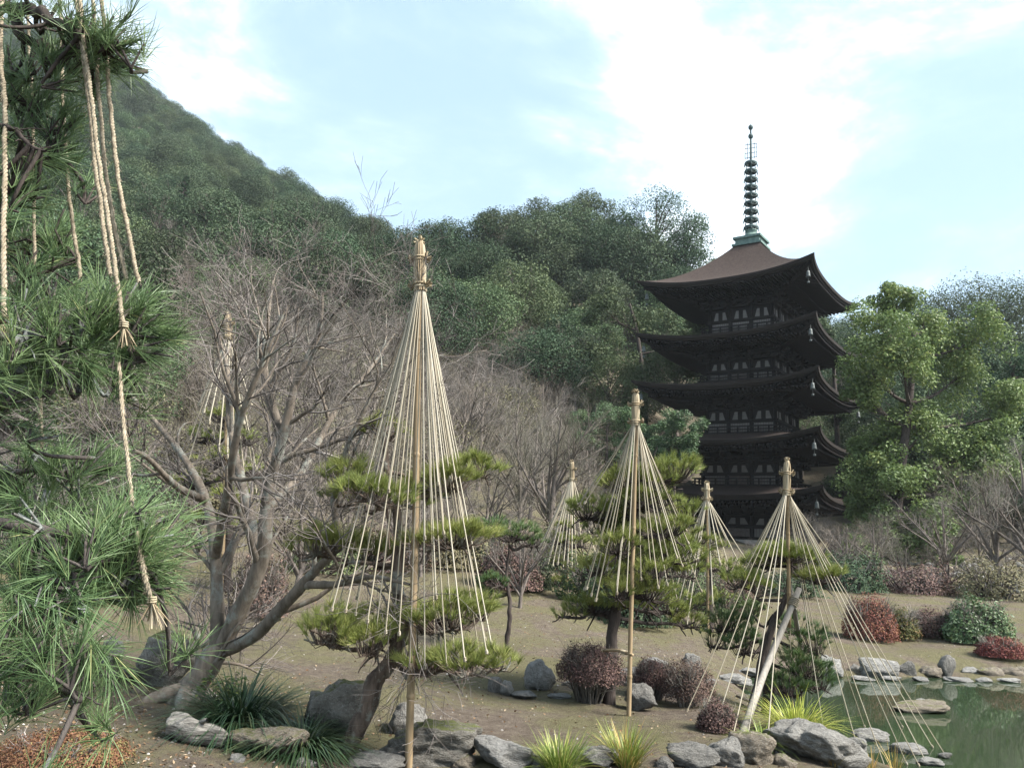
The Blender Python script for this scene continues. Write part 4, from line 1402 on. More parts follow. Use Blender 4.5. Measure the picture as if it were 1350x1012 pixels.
pine4 = make_pine('pine_tree', 'small pine under the low far rope cone left of the pagoda base', gp(935, PY4),
    [(935, 850, 0), (936, 790, 0), (934, 740, .1), (936, 705, .1)], 0.07,
    [(936, 712, 24, 8, 0), (920, 740, 22, 8, .2), (955, 745, 24, 8, -.2), (905, 790, 30, 11, 0), (880, 825, 28, 12, -.2), (940, 785, 26, 9, .3), (915, 838, 26, 11, -.3)],
    PY4, 0.10, 0.0042, 18, 500, 45, 'needle', 'bark_dark', 0.9)
PY5 = 19.0
pine5 = make_pine('pine_tree', 'small pine under the far rope cone left of the mid pole', gp(745, PY5),
    [(742, 800, 0), (744, 760, 0), (746, 720, .1), (748, 690, .1)], 0.07,
    [(750, 690, 22, 8, 0), (735, 708, 24, 8, .2), (762, 712, 22, 8, -.2), (725, 735, 26, 9, 0), (765, 742, 26, 9, .2), (745, 765, 28, 9, 0)],
    PY5, 0.10, 0.0046, 18, 400, 46, 'needle', 'bark_dark', 0.9)
PY6 = 14.5
pine6 = make_pine('pine_tree', 'yellowish pine under the rope cone half hidden behind the leafless maple', gp(300, PY6),
    [(300, 780, 0), (302, 700, 0), (298, 640, .1), (300, 540, .1)], 0.08,
    [(298, 545, 26, 12, 0), (268, 572, 24, 11, .2), (325, 575, 24, 11, -.1), (290, 600, 28, 11, -.2), (335, 615, 24, 11, .2), (258, 630, 28, 12, 0), (310, 650, 30, 12, -.1), (275, 680, 28, 12, .2), (335, 690, 28, 11, .1)],
    PY6, 0.10, 0.0038, 18, 520, 47, 'needle', 'bark_dark', 0.9)
PY7 = 11.5
pine7 = make_pine('pine_tree', 'bluish pine boughs behind the right side of the tallest rope cone', gp(665, PY7),
    [(668, 850, 0), (672, 800, 0), (668, 755, .1), (672, 700, .1)], 0.03,
    [(678, 700, 32, 11, 0), (650, 690, 20, 9, .2), (700, 712, 18, 8, .1), (655, 764, 22, 9, 0), (640, 780, 16, 8, .1)],
    PY7, 0.10, 0.0030, 22, 800, 48, 'needle_dark', 'bark_dark', 0.9)

# ------------------------------------------------------------------ rope cones (snow supports)
def straw_top(parent, tie, top, rb, n):
    """folded straw bundle bound with two cords above the rope knot"""
    ax = nrm(top - tie)
    H = np.linalg.norm(top - tie)
    a = np.linspace(0, 2 * math.pi, n, endpoint=False) + RNG.uniform(-.1, .1, n)
    u = nrm(np.cross(ax, [0.3, 1, 0]))
    v = np.cross(ax, u)
    ring = np.cos(a)[:, None] * u + np.sin(a)[:, None] * v
    mb = MB()
    for lay, (k, f) in enumerate(((1.0, 1), (0.6, 0.7))):
        z = np.array([-0.02, 0.15, 0.45, 0.72, 0.88, 0.97])
        rr = np.array([1.15, 0.92, 1.0, 0.95, 0.8, 0.45]) * rb * k
        P = tie + ax * (z * H)[None, :, None] + ring[:, None] * rr[None, :, None] + RNG.normal(size=(n, 6, 3)) * rb * 0.05
        add_tubes(mb, P, rb * 0.22, 5)
    sb = mb.build('straw_bundle', M['straw'], parent)
    for z, kk in ((0.10, 1.2), (0.62, 1.15)):
        mb = MB()
        aa = np.linspace(0, 2 * math.pi, 17)
        for off in (-.05, .05):
            P = tie + ax * ((z + off * .6) * H) + (np.cos(aa)[:, None] * u + np.sin(aa)[:, None] * v) * rb * kk
            add_tubes(mb, P, rb * 0.2, 5)
        for sgn in (-1, 1):
            c = tie + ax * z * H + u * sgn * rb * 1.25
            m_ = 14
            d = nrm(u * sgn + RNG.normal(size=(m_, 3)) * 0.7)
            P = np.stack([np.broadcast_to(c, (m_, 3)), c + d * rb * 0.8, c + d * rb * 1.25 + ax * rb * 0.2], 1)
            add_tubes(mb, P, rb * 0.2, 4)
        mb.build('binding', M['straw'], sb)
    mb = MB()
    m_ = 22
    c = tie + ax * H * 0.97
    d = nrm(RNG.normal(size=(m_, 3)) + ax * 0.6)
    P = np.stack([np.broadcast_to(c, (m_, 3)), c + d * rb * 0.7, c + d * rb * 1.25], 1)
    add_tubes(mb, P, rb * 0.2, 4)
    mb.build('knot', M['straw'], sb)

def rope_cone(label, top, tie, foot, ends, rope_r, pole_r, rb, n_straw=18, seed=1, sag=0.006, mat_pole='bamboo'):
    global RNG
    RNG = np.random.default_rng(seed)
    t = thing('rope_cone', label, 'snow support', foot, 0, 'rope cones over the pines')
    f0 = np.asarray(foot, float)
    tie, top = np.asarray(tie) - f0, np.asarray(top) - f0
    P = smooth_path([[0, 0, -0.3], tie * 0.33, tie * 0.66, tie, tie * 0.7 + top * 0.3], 24)
    P[:, :2] += np.cumsum(RNG.normal(size=(24, 2)) * 0.0015, 0)
    r = np.full(24, pole_r) * np.linspace(1.08, 0.85, 24)
    mb = MB()
    q, rr = capped(P, r)
    add_tubes(mb, q, rr, 10)
    for k in range(3, 24, 4):                           # joints of the pole
        dq = nrm(P[k] - P[k - 1])
        add_tubes(mb, np.array([P[k] - dq * .02, P[k] - dq * .008, P[k] + dq * .008, P[k] + dq * .02]), np.array([.98, 1.14, 1.14, .98]) * r[k], 10)
    mb.build('pole', M[mat_pole], t)
    straw_top(t, tie, top, rb, n_straw)
    ax = nrm(top - tie)
    for e in ends:
        e = np.asarray(e, float) - f0
        h = nrm((e - tie) * np.array([1, 1, 0]))
        s = tie + h * rb * 0.95
        u = np.linspace(0, 1, 9)[:, None]
        C = s * (1 - u) + e * u - np.array([0, 0, 1.0]) * (4 * u * (1 - u)) * sag * RNG.uniform(.3, 2.2) * np.linalg.norm(e - s)
        mb = MB()
        add_tubes(mb, C, rope_r, 5)
        # wound tail where it is tied off
        dd = nrm(e - s)
        kk = nrm(np.cross(dd, [0, 1, 0.2]))
        w_ = np.linspace(0, 6 * math.pi, 19)
        coil = e - dd * np.linspace(0.05, 0, 19)[:, None] * (rope_r / .009) + (np.cos(w_)[:, None] * kk + np.sin(w_)[:, None] * np.cross(dd, kk)) * rope_r * 1.8
        add_tubes(mb, coil, rope_r * 0.9, 4)
        mb.build('rope', M['rope'], t)
    return t

def ends_px(lst, Y):
    return [at(x, y, Y + d) for x, y, d in lst]

foot1 = np.array([at(541, 1012, 6.15)[0], 6.15, gz(at(541, 1012, 6.15)[0], 6.15)])
rope_cone('tallest rope cone with straw-bound top on a brown pole, nearest the camera', at(553, 316, 6.15), at(554, 383, 6.15), foot1,
    ends_px([(432, 802, .1), (437, 806, -.3), (455, 808, -.45), (484, 822, -.5), (508, 836, -.45), (526, 838, -.4), (474, 606, .5), (480, 612, .3), (497, 648, -.35), (512, 650, -.42),
             (540, 880, -.25), (560, 882, -.3), (589, 880, -.4), (613, 872, -.45), (642, 862, -.3), (648, 850, 0), (650, 858, .25), (600, 622, .4), (608, 620, .2), (594, 635, -.1), (570, 640, .3),
             (530, 668, .55), (585, 705, -.35), (560, 712, -.3), (465, 705, .3), (616, 800, .1), (626, 795, .3), (575, 790, -.3),
             (446, 800, .35), (468, 812, -.1), (496, 830, -.1), (518, 840, .1), (550, 868, .1), (574, 876, -.1), (600, 874, 0), (632, 862, .1), (488, 640, .1), (520, 655, -.1), (578, 640, -.3), (590, 630, .3), (545, 700, .4), (470, 790, .5), (500, 800, .5), (640, 845, .35)], 6.2),
    0.0050, 0.027, 0.040, 18, 51)
foot2 = on(829, 944)
Yp2 = foot2[1]
rope_cone('rope cone on a straight bamboo pole over the many-layered pine before the pagoda', at(838, 516, Yp2), at(838, 560, Yp2), foot2,
    ends_px([(765, 660, .2), (757, 672, .5), (770, 778, -.1), (786, 792, -.2), (812, 780, -.4), (800, 752, -.3), (820, 700, -.2), (905, 700, .2), (918, 740, .1), (908, 752, .3), (893, 725, .3),
             (875, 635, .3), (855, 630, .1), (822, 640, -.1), (800, 660, 0), (870, 718, .1), (882, 740, -.1), (845, 765, -.4), (780, 700, .4), (760, 770, .3), (895, 800, .4), (862, 790, -.2), (925, 780, .4),
             (763, 665, 0), (767, 669, .35), (770, 664, -.2), (773, 777, -.35), (779, 786, -.25), (785, 793, -.4), (813, 784, -.5), (826, 780, -.5), (900, 747, -.2), (893, 736, -.3), (908, 717, 0), (880, 772, -.3), (868, 776, -.5), (888, 728, .45)], Yp2 + .3),
    0.0054, 0.022, 0.036, 16, 52)
ap3 = at(1037, 652, 9.1)
f3 = at(1040, 790, 9.35)
e3 = [on(905, 938), on(924, 950), on(945, 952), on(966, 970), on(986, 968), on(1012, 975)] + [hit(x, y, WATER_Z) for x, y in
     ((1045, 965), (1088, 975), (1133, 994), (1168, 1014), (1196, 1008), (1212, 1010), (1222, 1006), (1247, 996), (1230, 985), (1190, 958), (1140, 958))] + \
     [at(1010, 735, 9.3), at(1060, 742, 9.3), at(1100, 756, 9.2), at(975, 765, 9.2), at(960, 800, 9.9), at(1070, 838, 9.9), at(1110, 750, 9.6), at(1085, 890, 10.0), at(930, 830, 10.2)]
rope_cone('wide rope cone staked into the bank and pond water at the right', at(1038, 606, 9.1), ap3, f3, e3, 0.0054, 0.020, 0.036, 16, 53)
foot4 = gp(934, PY4 - .1)
rope_cone('small far rope cone just left of the pagoda base', at(932, 636, PY4 - .1), at(932, 660, PY4 - .1), foot4,
    ends_px([(868, 745, 0), (880, 805, -.3), (893, 750, -.3), (905, 790, -.5), (920, 740, -.5), (937, 715, -.3), (950, 745, -.5), (965, 760, -.3), (978, 750, 0), (985, 740, .2), (958, 712, .2), (912, 712, .3), (866, 850, -.3), (878, 856, -.4), (900, 860, -.6), (940, 800, -.5)], PY4),
    0.011, 0.03, 0.05, 14, 54)
foot5 = gp(750, PY5 - .1)
rope_cone('small far rope cone between the tallest cone and the mid pole', at(754, 608, PY5 - .1), at(754, 634, PY5 - .1), foot5,
    ends_px([(702, 745, 0), (712, 735, -.3), (722, 740, -.4), (735, 745, -.5), (748, 750, -.5), (760, 745, -.5), (770, 740, -.3), (780, 712, 0), (785, 730, .2), (765, 700, .3), (740, 700, .3), (716, 712, .3),
             (698, 750, -.2), (706, 742, -.4), (728, 748, -.5), (742, 752, -.6), (754, 748, -.6), (718, 760, -.5)], PY5),
    0.013, 0.03, 0.05, 14, 55)
foot6 = gp(302, PY6 - .1)
rope_cone('dull brown rope cone half hidden behind the leafless maple', at(300, 414, PY6 - .1), at(301, 448, PY6 - .1), foot6,
    ends_px([(262, 535, 0), (268, 545, -.3), (250, 580, -.1), (275, 560, -.4), (288, 600, -.5), (300, 605, -.5), (312, 640, -.5), (322, 560, -.4), (332, 535, -.1), (338, 620, 0), (345, 690, .1), (318, 590, .3), (280, 590, .4), (330, 700, -.3), (238, 640, 0)], PY6),
    0.0125, 0.035, 0.06, 14, 56)

# props and tie bars
def pole_thing(name, label, pts, r, mat, cat='pole'):
    pts = [np.asarray(p, float) for p in pts]
    b = pts[0]
    P = smooth_path(np.array(pts) - b, 10)
    q, rr = capped(P, np.linspace(r * 1.1, r * .9, 10))
    t = thing(name, label, cat, b)
    mb = MB()
    add_tubes(mb, q, rr, 10)
    mb.build('shaft', M[mat], t)
    mb = MB()
    e, d = P[-1], nrm(P[-1] - P[-2])
    k = nrm(np.cross(d, [0.2, 1, 0.1]))
    w_ = np.linspace(0, 10 * math.pi, 41)
    c = e - d * np.linspace(0.22, .12, 41)[:, None] + (np.cos(w_)[:, None] * k + np.sin(w_)[:, None] * np.cross(d, k)) * r * 1.2
    add_tubes(mb, c, r * .25, 4)
    mb.build('lashing', M['rope'], t)
pole_thing('prop_pole', 'long grey wooden prop leaning up to the pond-side pine', [on(974, 966) - [0, 0, .1], at(1010, 880, 9.0), at(1054, 775, 9.3)], 0.036, 'grey_pole')
pole_thing('prop_pole', 'short grey prop standing behind the long leaning one', [on(1064, 905), at(1052, 830, 9.9), at(1040, 765, 9.6)], 0.025, 'grey_pole')
pole_thing('tie_bar', 'short bamboo bar lashed between pine trunk and straight pole', [at(796, 857, PY2 - .12), at(815, 857, (PY2 + Yp2) / 2 - .05), at(834, 863, Yp2 - .06)], 0.016, 'bamboo')

# ------------------------------------------------------------------ foreground pine at the left edge
def make_front_pine():
    global RNG
    RNG = np.random.default_rng(61)
    base = np.array([-2.35, 2.3, gz(-2.35, 2.3)])
    t = thing('pine_tree', 'large close pine whose long-needled boughs reach in from the left edge', 'tree', base)
    mb = MB()
    tp = smooth_path([[0, 0, -.1], [.05, .05, 1.0], [-.1, .1, 2.0], [0.05, .0, 3.0], [.1, .1, 4.2]], 16)
    add_tubes(mb, tp, np.linspace(.15, .07, 16), 12)
    mb.build('trunk', M['bark_pine'], t)
    # boughs: pixel paths with depth; radius; needle tufts (px,py,depth,dir up)
    boughs = [
        ([(-60, -10, 2.2), (20, 12, 2.1), (60, 20, 2.05), (105, 48, 2.0), (165, 75, 2.0)], .020, 'bark_dark'),
        ([(20, 12, 2.1), (30, 50, 2.1), (70, 66, 2.15), (100, 70, 2.1), (150, 80, 2.1), (190, 95, 2.1)], .014, 'bark_dark'),
        ([(-60, 95, 2.3), (0, 125, 2.2), (35, 135, 2.2), (50, 170, 2.15), (98, 215, 2.1)], .012, 'bark_dark'),
        ([(-60, 160, 2.0), (5, 165, 2.0), (30, 185, 2.0), (70, 205, 2.0)], .010, 'bark_dark'),
        ([(-50, 330, 2.4), (20, 330, 2.4), (60, 310, 2.4), (110, 345, 2.3)], .010, 'bark_dark'),
        ([(-70, 470, 1.9), (0, 485, 1.9), (60, 490, 1.9), (130, 488, 1.95), (175, 478, 2.0), (215, 470, 2.0)], .013, 'bark_lichen'),
        ([(-60, 420, 1.8), (10, 445, 1.8), (40, 440, 1.85), (95, 410, 1.9), (140, 405, 2.0), (190, 410, 2.0)], .011, 'bark_lichen'),
        ([(-80, 690, 1.75), (0, 690, 1.75), (60, 700, 1.75), (130, 715, 1.8), (170, 730, 1.8), (215, 770, 1.8)], .014, 'bark_lichen'),
        ([(60, 700, 1.75), (85, 740, 1.75), (100, 790, 1.7), (115, 810, 1.7)], .010, 'bark_lichen'),
        ([(-70, 850, 1.65), (0, 868, 1.65), (40, 885, 1.65), (65, 905, 1.65), (110, 913, 1.65), (128, 905, 1.65)], .009, 'bark_lichen'),
        ([(-60, 610, 2.3), (20, 620, 2.3), (80, 615, 2.3), (140, 600, 2.3)], .010, 'bark_lichen'),
        ([(130, 715, 1.8), (140, 690, 1.8), (170, 675, 1.85), (190, 690, 1.85)], .008, 'bark_lichen'),
    ]
    # a tuft: px, py, depth, (dx,dy,dz) lean, size multiplier
    tufts = {
        0: [(150, 22, 2, (.5, 0, .8)), (185, 52, 2, (1, 0, .4)), (125, 15, 2, (.2, 0, 1)), (172, 15, 2.05, (.7, 0, .8)), (160, 60, 2, (.9, .2, .1)), (95, 15, 2.05, (0, 0, 1)), (40, 5, 2.1, (-.3, 0, 1)), (140, 45, 2, (.6, -.4, .6)), (75, 5, 2.1, (0, .3, 1)), (110, 30, 2.1, (.2, .4, 1))],
        1: [(190, 92, 2.1, (1, 0, -.1)), (120, 60, 2.1, (.3, 0, 1)), (60, 60, 2.1, (-.2, 0, 1)), (85, 55, 2.1, (.1, .2, 1)), (150, 78, 2.15, (.6, .3, .7)), (35, 70, 2.15, (-.4, .2, .8)), (10, 60, 2.15, (-.4, .2, .8)), (50, 80, 2.2, (0, .3, .8))],
        2: [(35, 105, 2.2, (.2, 0, 1)), (75, 115, 2.15, (.5, 0, .8)), (15, 115, 2.2, (-.2, 0, 1)), (60, 135, 2.2, (.5, .2, .9)), (95, 160, 2.1, (.5, 0, .8)), (70, 155, 2.1, (.1, 0, 1)), (85, 185, 2.1, (.4, .2, .9)), (25, 150, 2.2, (0, 0, 1)), (70, 130, 2.2, (.2, .5, .5)), (95, 195, 2.1, (.8, 0, .4)), (85, 140, 2.1, (.3, .2, 1))],
        3: [(30, 230, 2, (.2, 0, .7)), (65, 245, 2.1, (.4, 0, .6)), (10, 250, 2.1, (0, 0, 1)), (45, 265, 2.1, (.3, 0, -.2)), (20, 215, 2.1, (.1, 0, 1)), (55, 225, 2.1, (.1, .2, .8))],
        4: [(60, 290, 2.4, (0, 0, 1)), (95, 300, 2.4, (.3, 0, 1)), (30, 310, 2.4, (-.2, 0, 1)), (110, 335, 2.3, (.6, 0, .5)), (75, 320, 2.4, (.2, 0, 1)), (15, 285, 2.4, (0, 0, 1)), (85, 275, 2.4, (.2, 0, 1)), (50, 330, 2.3, (.2, 0, .6))],
        5: [(215, 462, 2, (.8, 0, .2)), (185, 452, 2, (.4, 0, 1)), (150, 470, 1.95, (.1, 0, 1)), (110, 472, 1.95, (0, 0, 1)), (70, 470, 1.9, (-.1, 0, 1)), (20, 470, 1.9, (0, 0, 1)), (228, 470, 2, (1, .1, -.2)), (90, 520, 1.9, (.4, 0, -.7)), (45, 510, 1.9, (0, 0, -.6)), (130, 500, 1.95, (.5, 0, -.4))],
        6: [(15, 420, 1.8, (-.3, 0, 1)), (45, 415, 1.82, (.2, 0, .8)), (80, 400, 1.85, (.1, 0, 1)), (115, 385, 1.9, (0, 0, 1)), (140, 380, 1.95, (0, .1, 1)), (170, 385, 2, (.2, 0, 1)), (195, 395, 2, (.4, 0, .9)), (215, 410, 2, (.8, 0, .6)), (60, 445, 1.8, (.6, -.3, -.3)), (35, 380, 2, (0, 0, 1)), (75, 370, 2.05, (.1, 0, 1)), (205, 430, 2, (.9, 0, .1)), (175, 415, 2, (.3, -.3, .6)), (130, 405, 1.95, (.2, -.4, .7)), (95, 440, 1.85, (.2, -.5, .3)), (225, 425, 2.05, (.9, .2, .4)), (155, 360, 2.1, (.1, .2, 1)), (185, 365, 2.1, (.2, .2, 1))],
        7: [(40, 690, 1.75, (-.2, 0, 1)), (90, 690, 1.75, (0, 0, 1)), (130, 695, 1.8, (.2, 0, 1)), (160, 690, 1.8, (.1, 0, 1)), (195, 715, 1.8, (.5, 0, .9)), (215, 740, 1.8, (.9, 0, .4)), (225, 775, 1.8, (1, 0, 0)), (215, 795, 1.8, (.7, 0, -.6)), (150, 735, 1.78, (.4, -.3, .3)), (185, 760, 1.8, (.6, -.2, -.2)), (60, 715, 1.72, (.1, -.5, .5)), (110, 730, 1.75, (.4, -.5, .2)), (20, 700, 1.75, (-.3, -.2, .8)), (230, 755, 1.85, (1, .2, .2)), (10, 740, 1.7, (-.4, -.3, .3)), (240, 730, 1.9, (1, .2, .5))],
        8: [(45, 770, 1.7, (-.6, 0, .3)), (80, 790, 1.7, (-.3, -.2, -.4)), (115, 800, 1.7, (.4, 0, -.2)), (100, 830, 1.7, (.1, 0, -1)), (70, 825, 1.7, (-.3, 0, -.8)), (130, 790, 1.7, (.8, 0, 0)), (30, 800, 1.7, (-.6, 0, -.2)), (60, 760, 1.7, (-.2, -.5, .5)), (140, 760, 1.75, (.7, -.2, .3))],
        9: [(125, 905, 1.65, (.5, 0, -.6)), (110, 915, 1.65, (.1, 0, -1)), (95, 880, 1.65, (.3, 0, .3)), (60, 870, 1.65, (.2, 0, .6)), (30, 855, 1.65, (-.1, 0, .6)), (15, 830, 1.65, (0, 0, .3)), (80, 850, 1.65, (.4, 0, .2)), (0, 880, 1.65, (-.5, 0, -.2)), (50, 840, 1.65, (-.1, -.3, -.5))],
        10: [(25, 600, 2.3, (0, 0, 1)), (70, 600, 2.3, (.1, 0, 1)), (110, 590, 2.3, (.1, 0, 1)), (145, 585, 2.3, (.5, 0, .8)), (50, 580, 2.4, (0, 0, 1)), (90, 630, 2.3, (.3, 0, -.2)), (10, 640, 2.3, (-.2, 0, .6)), (130, 625, 2.3, (.5, 0, .3)), (45, 640, 2.2, (0, -.3, .6)), (160, 610, 2.3, (.8, 0, .4))],
        11: [(185, 670, 1.85, (.3, 0, 1)), (165, 655, 1.85, (-.1, 0, 1)), (200, 690, 1.85, (.8, 0, .5)), (150, 670, 1.85, (-.4, 0, .8))],
    }
    for i, (path, r0, bm_) in enumerate(boughs):
        P = smooth_path(np.array([at(*p) for p in path]) - base, 16)
        if path[0][0] < 0:                              # joins the trunk out of frame
            k = int(np.argmin(np.abs(tp[:, 2] - P[0][2])))
            P = smooth_path(np.concatenate([[tp[k]], P[::2]]), 18)
        P[1:] += RNG.normal(size=P[1:].shape) * r0 * 0.35
        br, nb = MB(), MB()
        add_tubes(br, P, np.linspace(r0 * 1.2, r0 * .4, len(P)), 8)
        extra = []
        for _ in range(4):
            q_ = P[int(RNG.integers(5, len(P)))]
            w_ = q_ + base + RNG.normal(size=3) * np.array([.05, .12, .06])
            extra.append((w_, nrm(np.array([.3, 0, .7]) + RNG.normal(size=3) * .45)))
        for tf in tufts[i] + extra:
            c = (at(tf[0], tf[1], tf[2]) if len(tf) == 4 else tf[0]) - base
            lean = nrm(np.array(tf[-1]) + RNG.normal(size=3) * 0.1)
            root = c - lean * 0.10
            k = int(np.argmin(np.linalg.norm(P - root, axis=1)))
            add_tubes(br, smooth_path([P[k], P[k] * .45 + root * .55 + RNG.normal(size=3) * .012, root, c], 8), np.linspace(.0065, .003, 8), 5)
            for sub in range(3):                         # each tuft is a few shoots
                cc = root + RNG.normal(size=3) * 0.024
                ld = nrm(lean + RNG.normal(size=3) * 0.35)
                n = 26
                s = RNG.random(n)[:, None] * 0.055
                nd = nrm(ld * RNG.uniform(0.5, 1.3, (n, 1)) + nrm(RNG.normal(size=(n, 3))) * 0.62)
                tt = np.clip(RNG.random() * .35 + RNG.random(n) * .45 + np.where(RNG.random(n) < .03, .4, 0), 0, 1)
                needles(nb, cc + ld * s, nd, RNG.uniform(.07, .125, n), 0.0009, tt)
                add_tubes(br, np.array([root, cc + ld * .055]), np.array([.004, .0025]), 4)
        # dead wood spurs
        P2, r2 = grow(P[None, 3:], np.linspace(r0, r0 * .4, len(P) - 3)[None], 9, (.04, .10), (35, 80), 5, 0.05, 0.3)
        add_tubes(br, P2, np.maximum(r2, .0018), 4)
        br.build('branch', M[bm_], t)
        nb.build('needles', M['needle_near'], t, smooth=False)
make_front_pine()

# thick twisted ropes that hold up the close pine; their common knot is above the frame
def twisted(mb, C, r, pitch):
    ln = np.linalg.norm(np.diff(C, axis=0), axis=1).sum()
    n = max(24, int(ln / pitch * 9))
    P = smooth_path(C, n)
    T = nrm(np.gradient(P, axis=0))
    U = nrm(np.cross(T, [0, 1, 0.1]))
    V = np.cross(T, U)
    ph = np.linspace(0, ln / pitch * 2 * math.pi, n)
    wob = np.cumsum(RNG.normal(size=(n, 3)) * r * 0.05, 0)
    wob -= np.linspace(0, 1, n)[:, None] * wob[-1]
    for k in range(3):
        a = ph + k * 2.0944
        Q = P + wob + (np.cos(a)[:, None] * U + np.sin(a)[:, None] * V) * r * 0.50
        add_tubes(mb, Q, r * 0.52 * (1 + 0.18 * np.sin(np.linspace(0, n * .37, n) + k)), 6)

def make_front_ropes():
    global RNG
    RNG = np.random.default_rng(63)
    apex = at(70, -620, 2.05)
    t = thing('hanging_ropes', 'thick twisted straw ropes hanging over the close pine at the left edge', 'rope', apex)
    lst = [([(6, -60, 2.0), (6, 150, 2.0), (5, 424, 1.85)], .0115, True, True),
           ([(97, -60, 2.02), (117, 160, 2.0), (145, 362, 2.0)], .0105, True, False),
           ([(103, -60, 1.98), (124, 160, 1.98), (148, 340, 1.95), (163, 430, 1.93)], .0105, True, True),
           ([(118, -60, 2.1), (140, 210, 2.08), (167, 368, 2.05)], .0100, True, False),
           ([(128, -60, 2.06), (152, 200, 2.06), (183, 372, 2.04)], .0105, True, False),
           ([(78, -60, 2.25), (90, 225, 2.2), (106, 366, 2.2)], .0095, True, False),
           ([(38, -60, 2.3), (42, 150, 2.3), (46, 355, 2.3)], .0090, True, False),
           ([(156, 478, 1.95), (166, 580, 1.92), (174, 662, 1.88)], .0090, False, False),
           ([(180, 700, 1.78), (188, 745, 1.77), (200, 792, 1.77)], .0095, False, True),
           ([(52, 500, 2.2), (55, 590, 2.2)], .0075, False, False)]
    for pts, r, to_apex, tassel in lst:
        r *= .58
        P = [at(*p) - apex for p in pts]
        if to_apex:
            P = [np.array([0, 0, 0.0]) + RNG.normal(size=3) * .01] + P
        elif len(P) == 2:
            P = [P[0], (P[0] + P[1]) / 2, P[1]]
        mb = MB()
        twisted(mb, np.array(P), r, r * 8.5)
        n = 260                                          # stray straw fibres
        q = smooth_path(np.array(P), 200)[RNG.integers(20, 200, n)]
        d = nrm(RNG.normal(size=(n, 3)))
        add_tubes(mb, np.stack([q + d * r * .8, q + d * r * RNG.uniform(1.1, 2.2, (n, 1)) - [0, 0, r * 1.2]], 1), .0005, 3)
        rp = mb.build('rope', M['rope_thick'], t)
        if tassel:
            mb = MB()
            e = np.array(P[-1])
            w_ = np.linspace(0, 6 * math.pi, 40)
            add_tubes(mb, e + np.stack([np.cos(w_) * r * 1.5, np.sin(w_) * r * 1.5, np.linspace(-r, r * 1.6, 40)], 1), r * .45, 5)
            n = 26
            d = nrm(np.array([.35, -.1, -1.0]) + RNG.normal(size=(n, 3)) * .28)
            add_tubes(mb, np.stack([np.broadcast_to(e, (n, 3)), e + d * .02, e + d * RNG.uniform(.04, .065, (n, 1))], 1), np.array([[.0022, .0016, .0009]]), 4)
            mb.build('tassel', M['straw'], rp)
    mb = MB()
    lathe(mb, [[.001, -.02], [.05, -.01], [.055, .1], [.04, .2], [.001, .22]], 12)
    mb.build('straw_bundle', M['straw'], t)
make_front_ropes()

# ------------------------------------------------------------------ rocks
def rock_mesh(seed, mat, sub=4, planes=9, rough=0.10, box_=0.0):
    rr = np.random.default_rng(seed)
    bm = bmesh.new()
    bmesh.ops.create_icosphere(bm, subdivisions=sub, radius=1.0)
    v = np.array([q.co for q in bm.verts])
    if box_ > 0:                                         # squarer boulders
        m = np.max(np.abs(v), axis=1, keepdims=True)
        v = v * (1 - box_) + v / m * 0.82 * box_
    for _ in range(planes):
        n = nrm(rr.normal(size=3))
        d = rr.uniform(0.5, 0.85)
        e = np.maximum(0, v @ n - d)
        v -= e[:, None] * n * 0.92
    o = Vector(rr.uniform(-50, 50, 3))
    for k, q in enumerate(bm.verts):
        p = Vector(v[k])
        w = noise.fractal(p * 1.7 + o, 0.8, 2.1, 6) * rough + abs(noise.noise(p * 3.1 + o)) * rough * 0.6 - max(0.0, 0.12 - abs(noise.noise(p * 1.3 - o))) * rough * 3.0
        q.co = p + q.normal * w
    me = bpy.data.meshes.new('rock')
    bm.to_mesh(me)
    bm.free()
    me.polygons.foreach_set('use_smooth', np.full(len(me.polygons), True))
    me.materials.append(M[mat])
    return me

def rock(px, py, wpx, hpx, label, mat='rock_grey', depth=0.8, name='rock', rz=None, box_=0.3, planes=9, water=False, sink=0.2, sub=4, tilt=0.0, dY=0.0):
    """px,py: bottom middle of the stone in the photograph; width and height in pixels"""
    p = hit(px, py, WATER_Z) if water else on(px, py)
    rx = wpx / 2 * mpp(p[1])
    h = hpx * mpp(p[1]) * 1.02
    seed = int(px * 7 + py * 13)
    me = rock_mesh(seed, mat, (5 if sub == 5 else 4 if wpx > 26 else 3), planes + 3, 0.15, box_)
    o = link(name, me)
    rz = ((seed % 100) / 100 - .5) * 0.7 if rz is None else rz
    tot = h / (1 - sink)
    o.scale = (rx * 1.1, rx * depth * 1.1, tot / 1.85)
    o.rotation_euler = (0, tilt, rz)
    o.location = (p[0], p[1] + rx * depth * 0.8 + dY, p[2] + tot / 2 - tot * sink)
    return tag(o, label, 'rock')

rock(1083, 1008, 128, 50, 'big smooth grey boulder sloping to the water at the pond edge', 'rock_grey', .7, box_=.1, sub=5, tilt=.12, rz=.1)
rock(1003, 1010, 70, 34, 'squat brown boulder left of the big pond-edge boulder', 'rock_brown', .8, box_=.5)
rock(965, 1012, 50, 32, 'small round pale stone beside the squat brown boulder', 'rock_grey', .8, box_=.1)
rock(918, 1014, 66, 26, 'low rounded grey stone at the bottom edge, left of the small round one', 'rock_grey', .7, box_=.1)
rock(790, 1014, 58, 26, 'low grey stone at the bottom edge between two grass tufts', 'rock_grey', .8, box_=.1)
rock(662, 1014, 92, 32, 'peaked pale stone at the bottom edge right of the brown pole', 'rock_light', .7, box_=.1, planes=12)
rock(570, 1012, 130, 50, 'large mossy-topped boulder behind the foot of the brown pole', 'rock_moss', .6, box_=.6, rz=.05, sub=5)
rock(532, 968, 60, 36, 'rounded grey stone behind the mossy-topped boulder', 'rock_grey', .8, box_=.2)
rock(428, 978, 86, 72, 'tall flat-topped dark boulder right of the dark grass clump', 'rock_moss', .7, box_=.7, rz=.1)
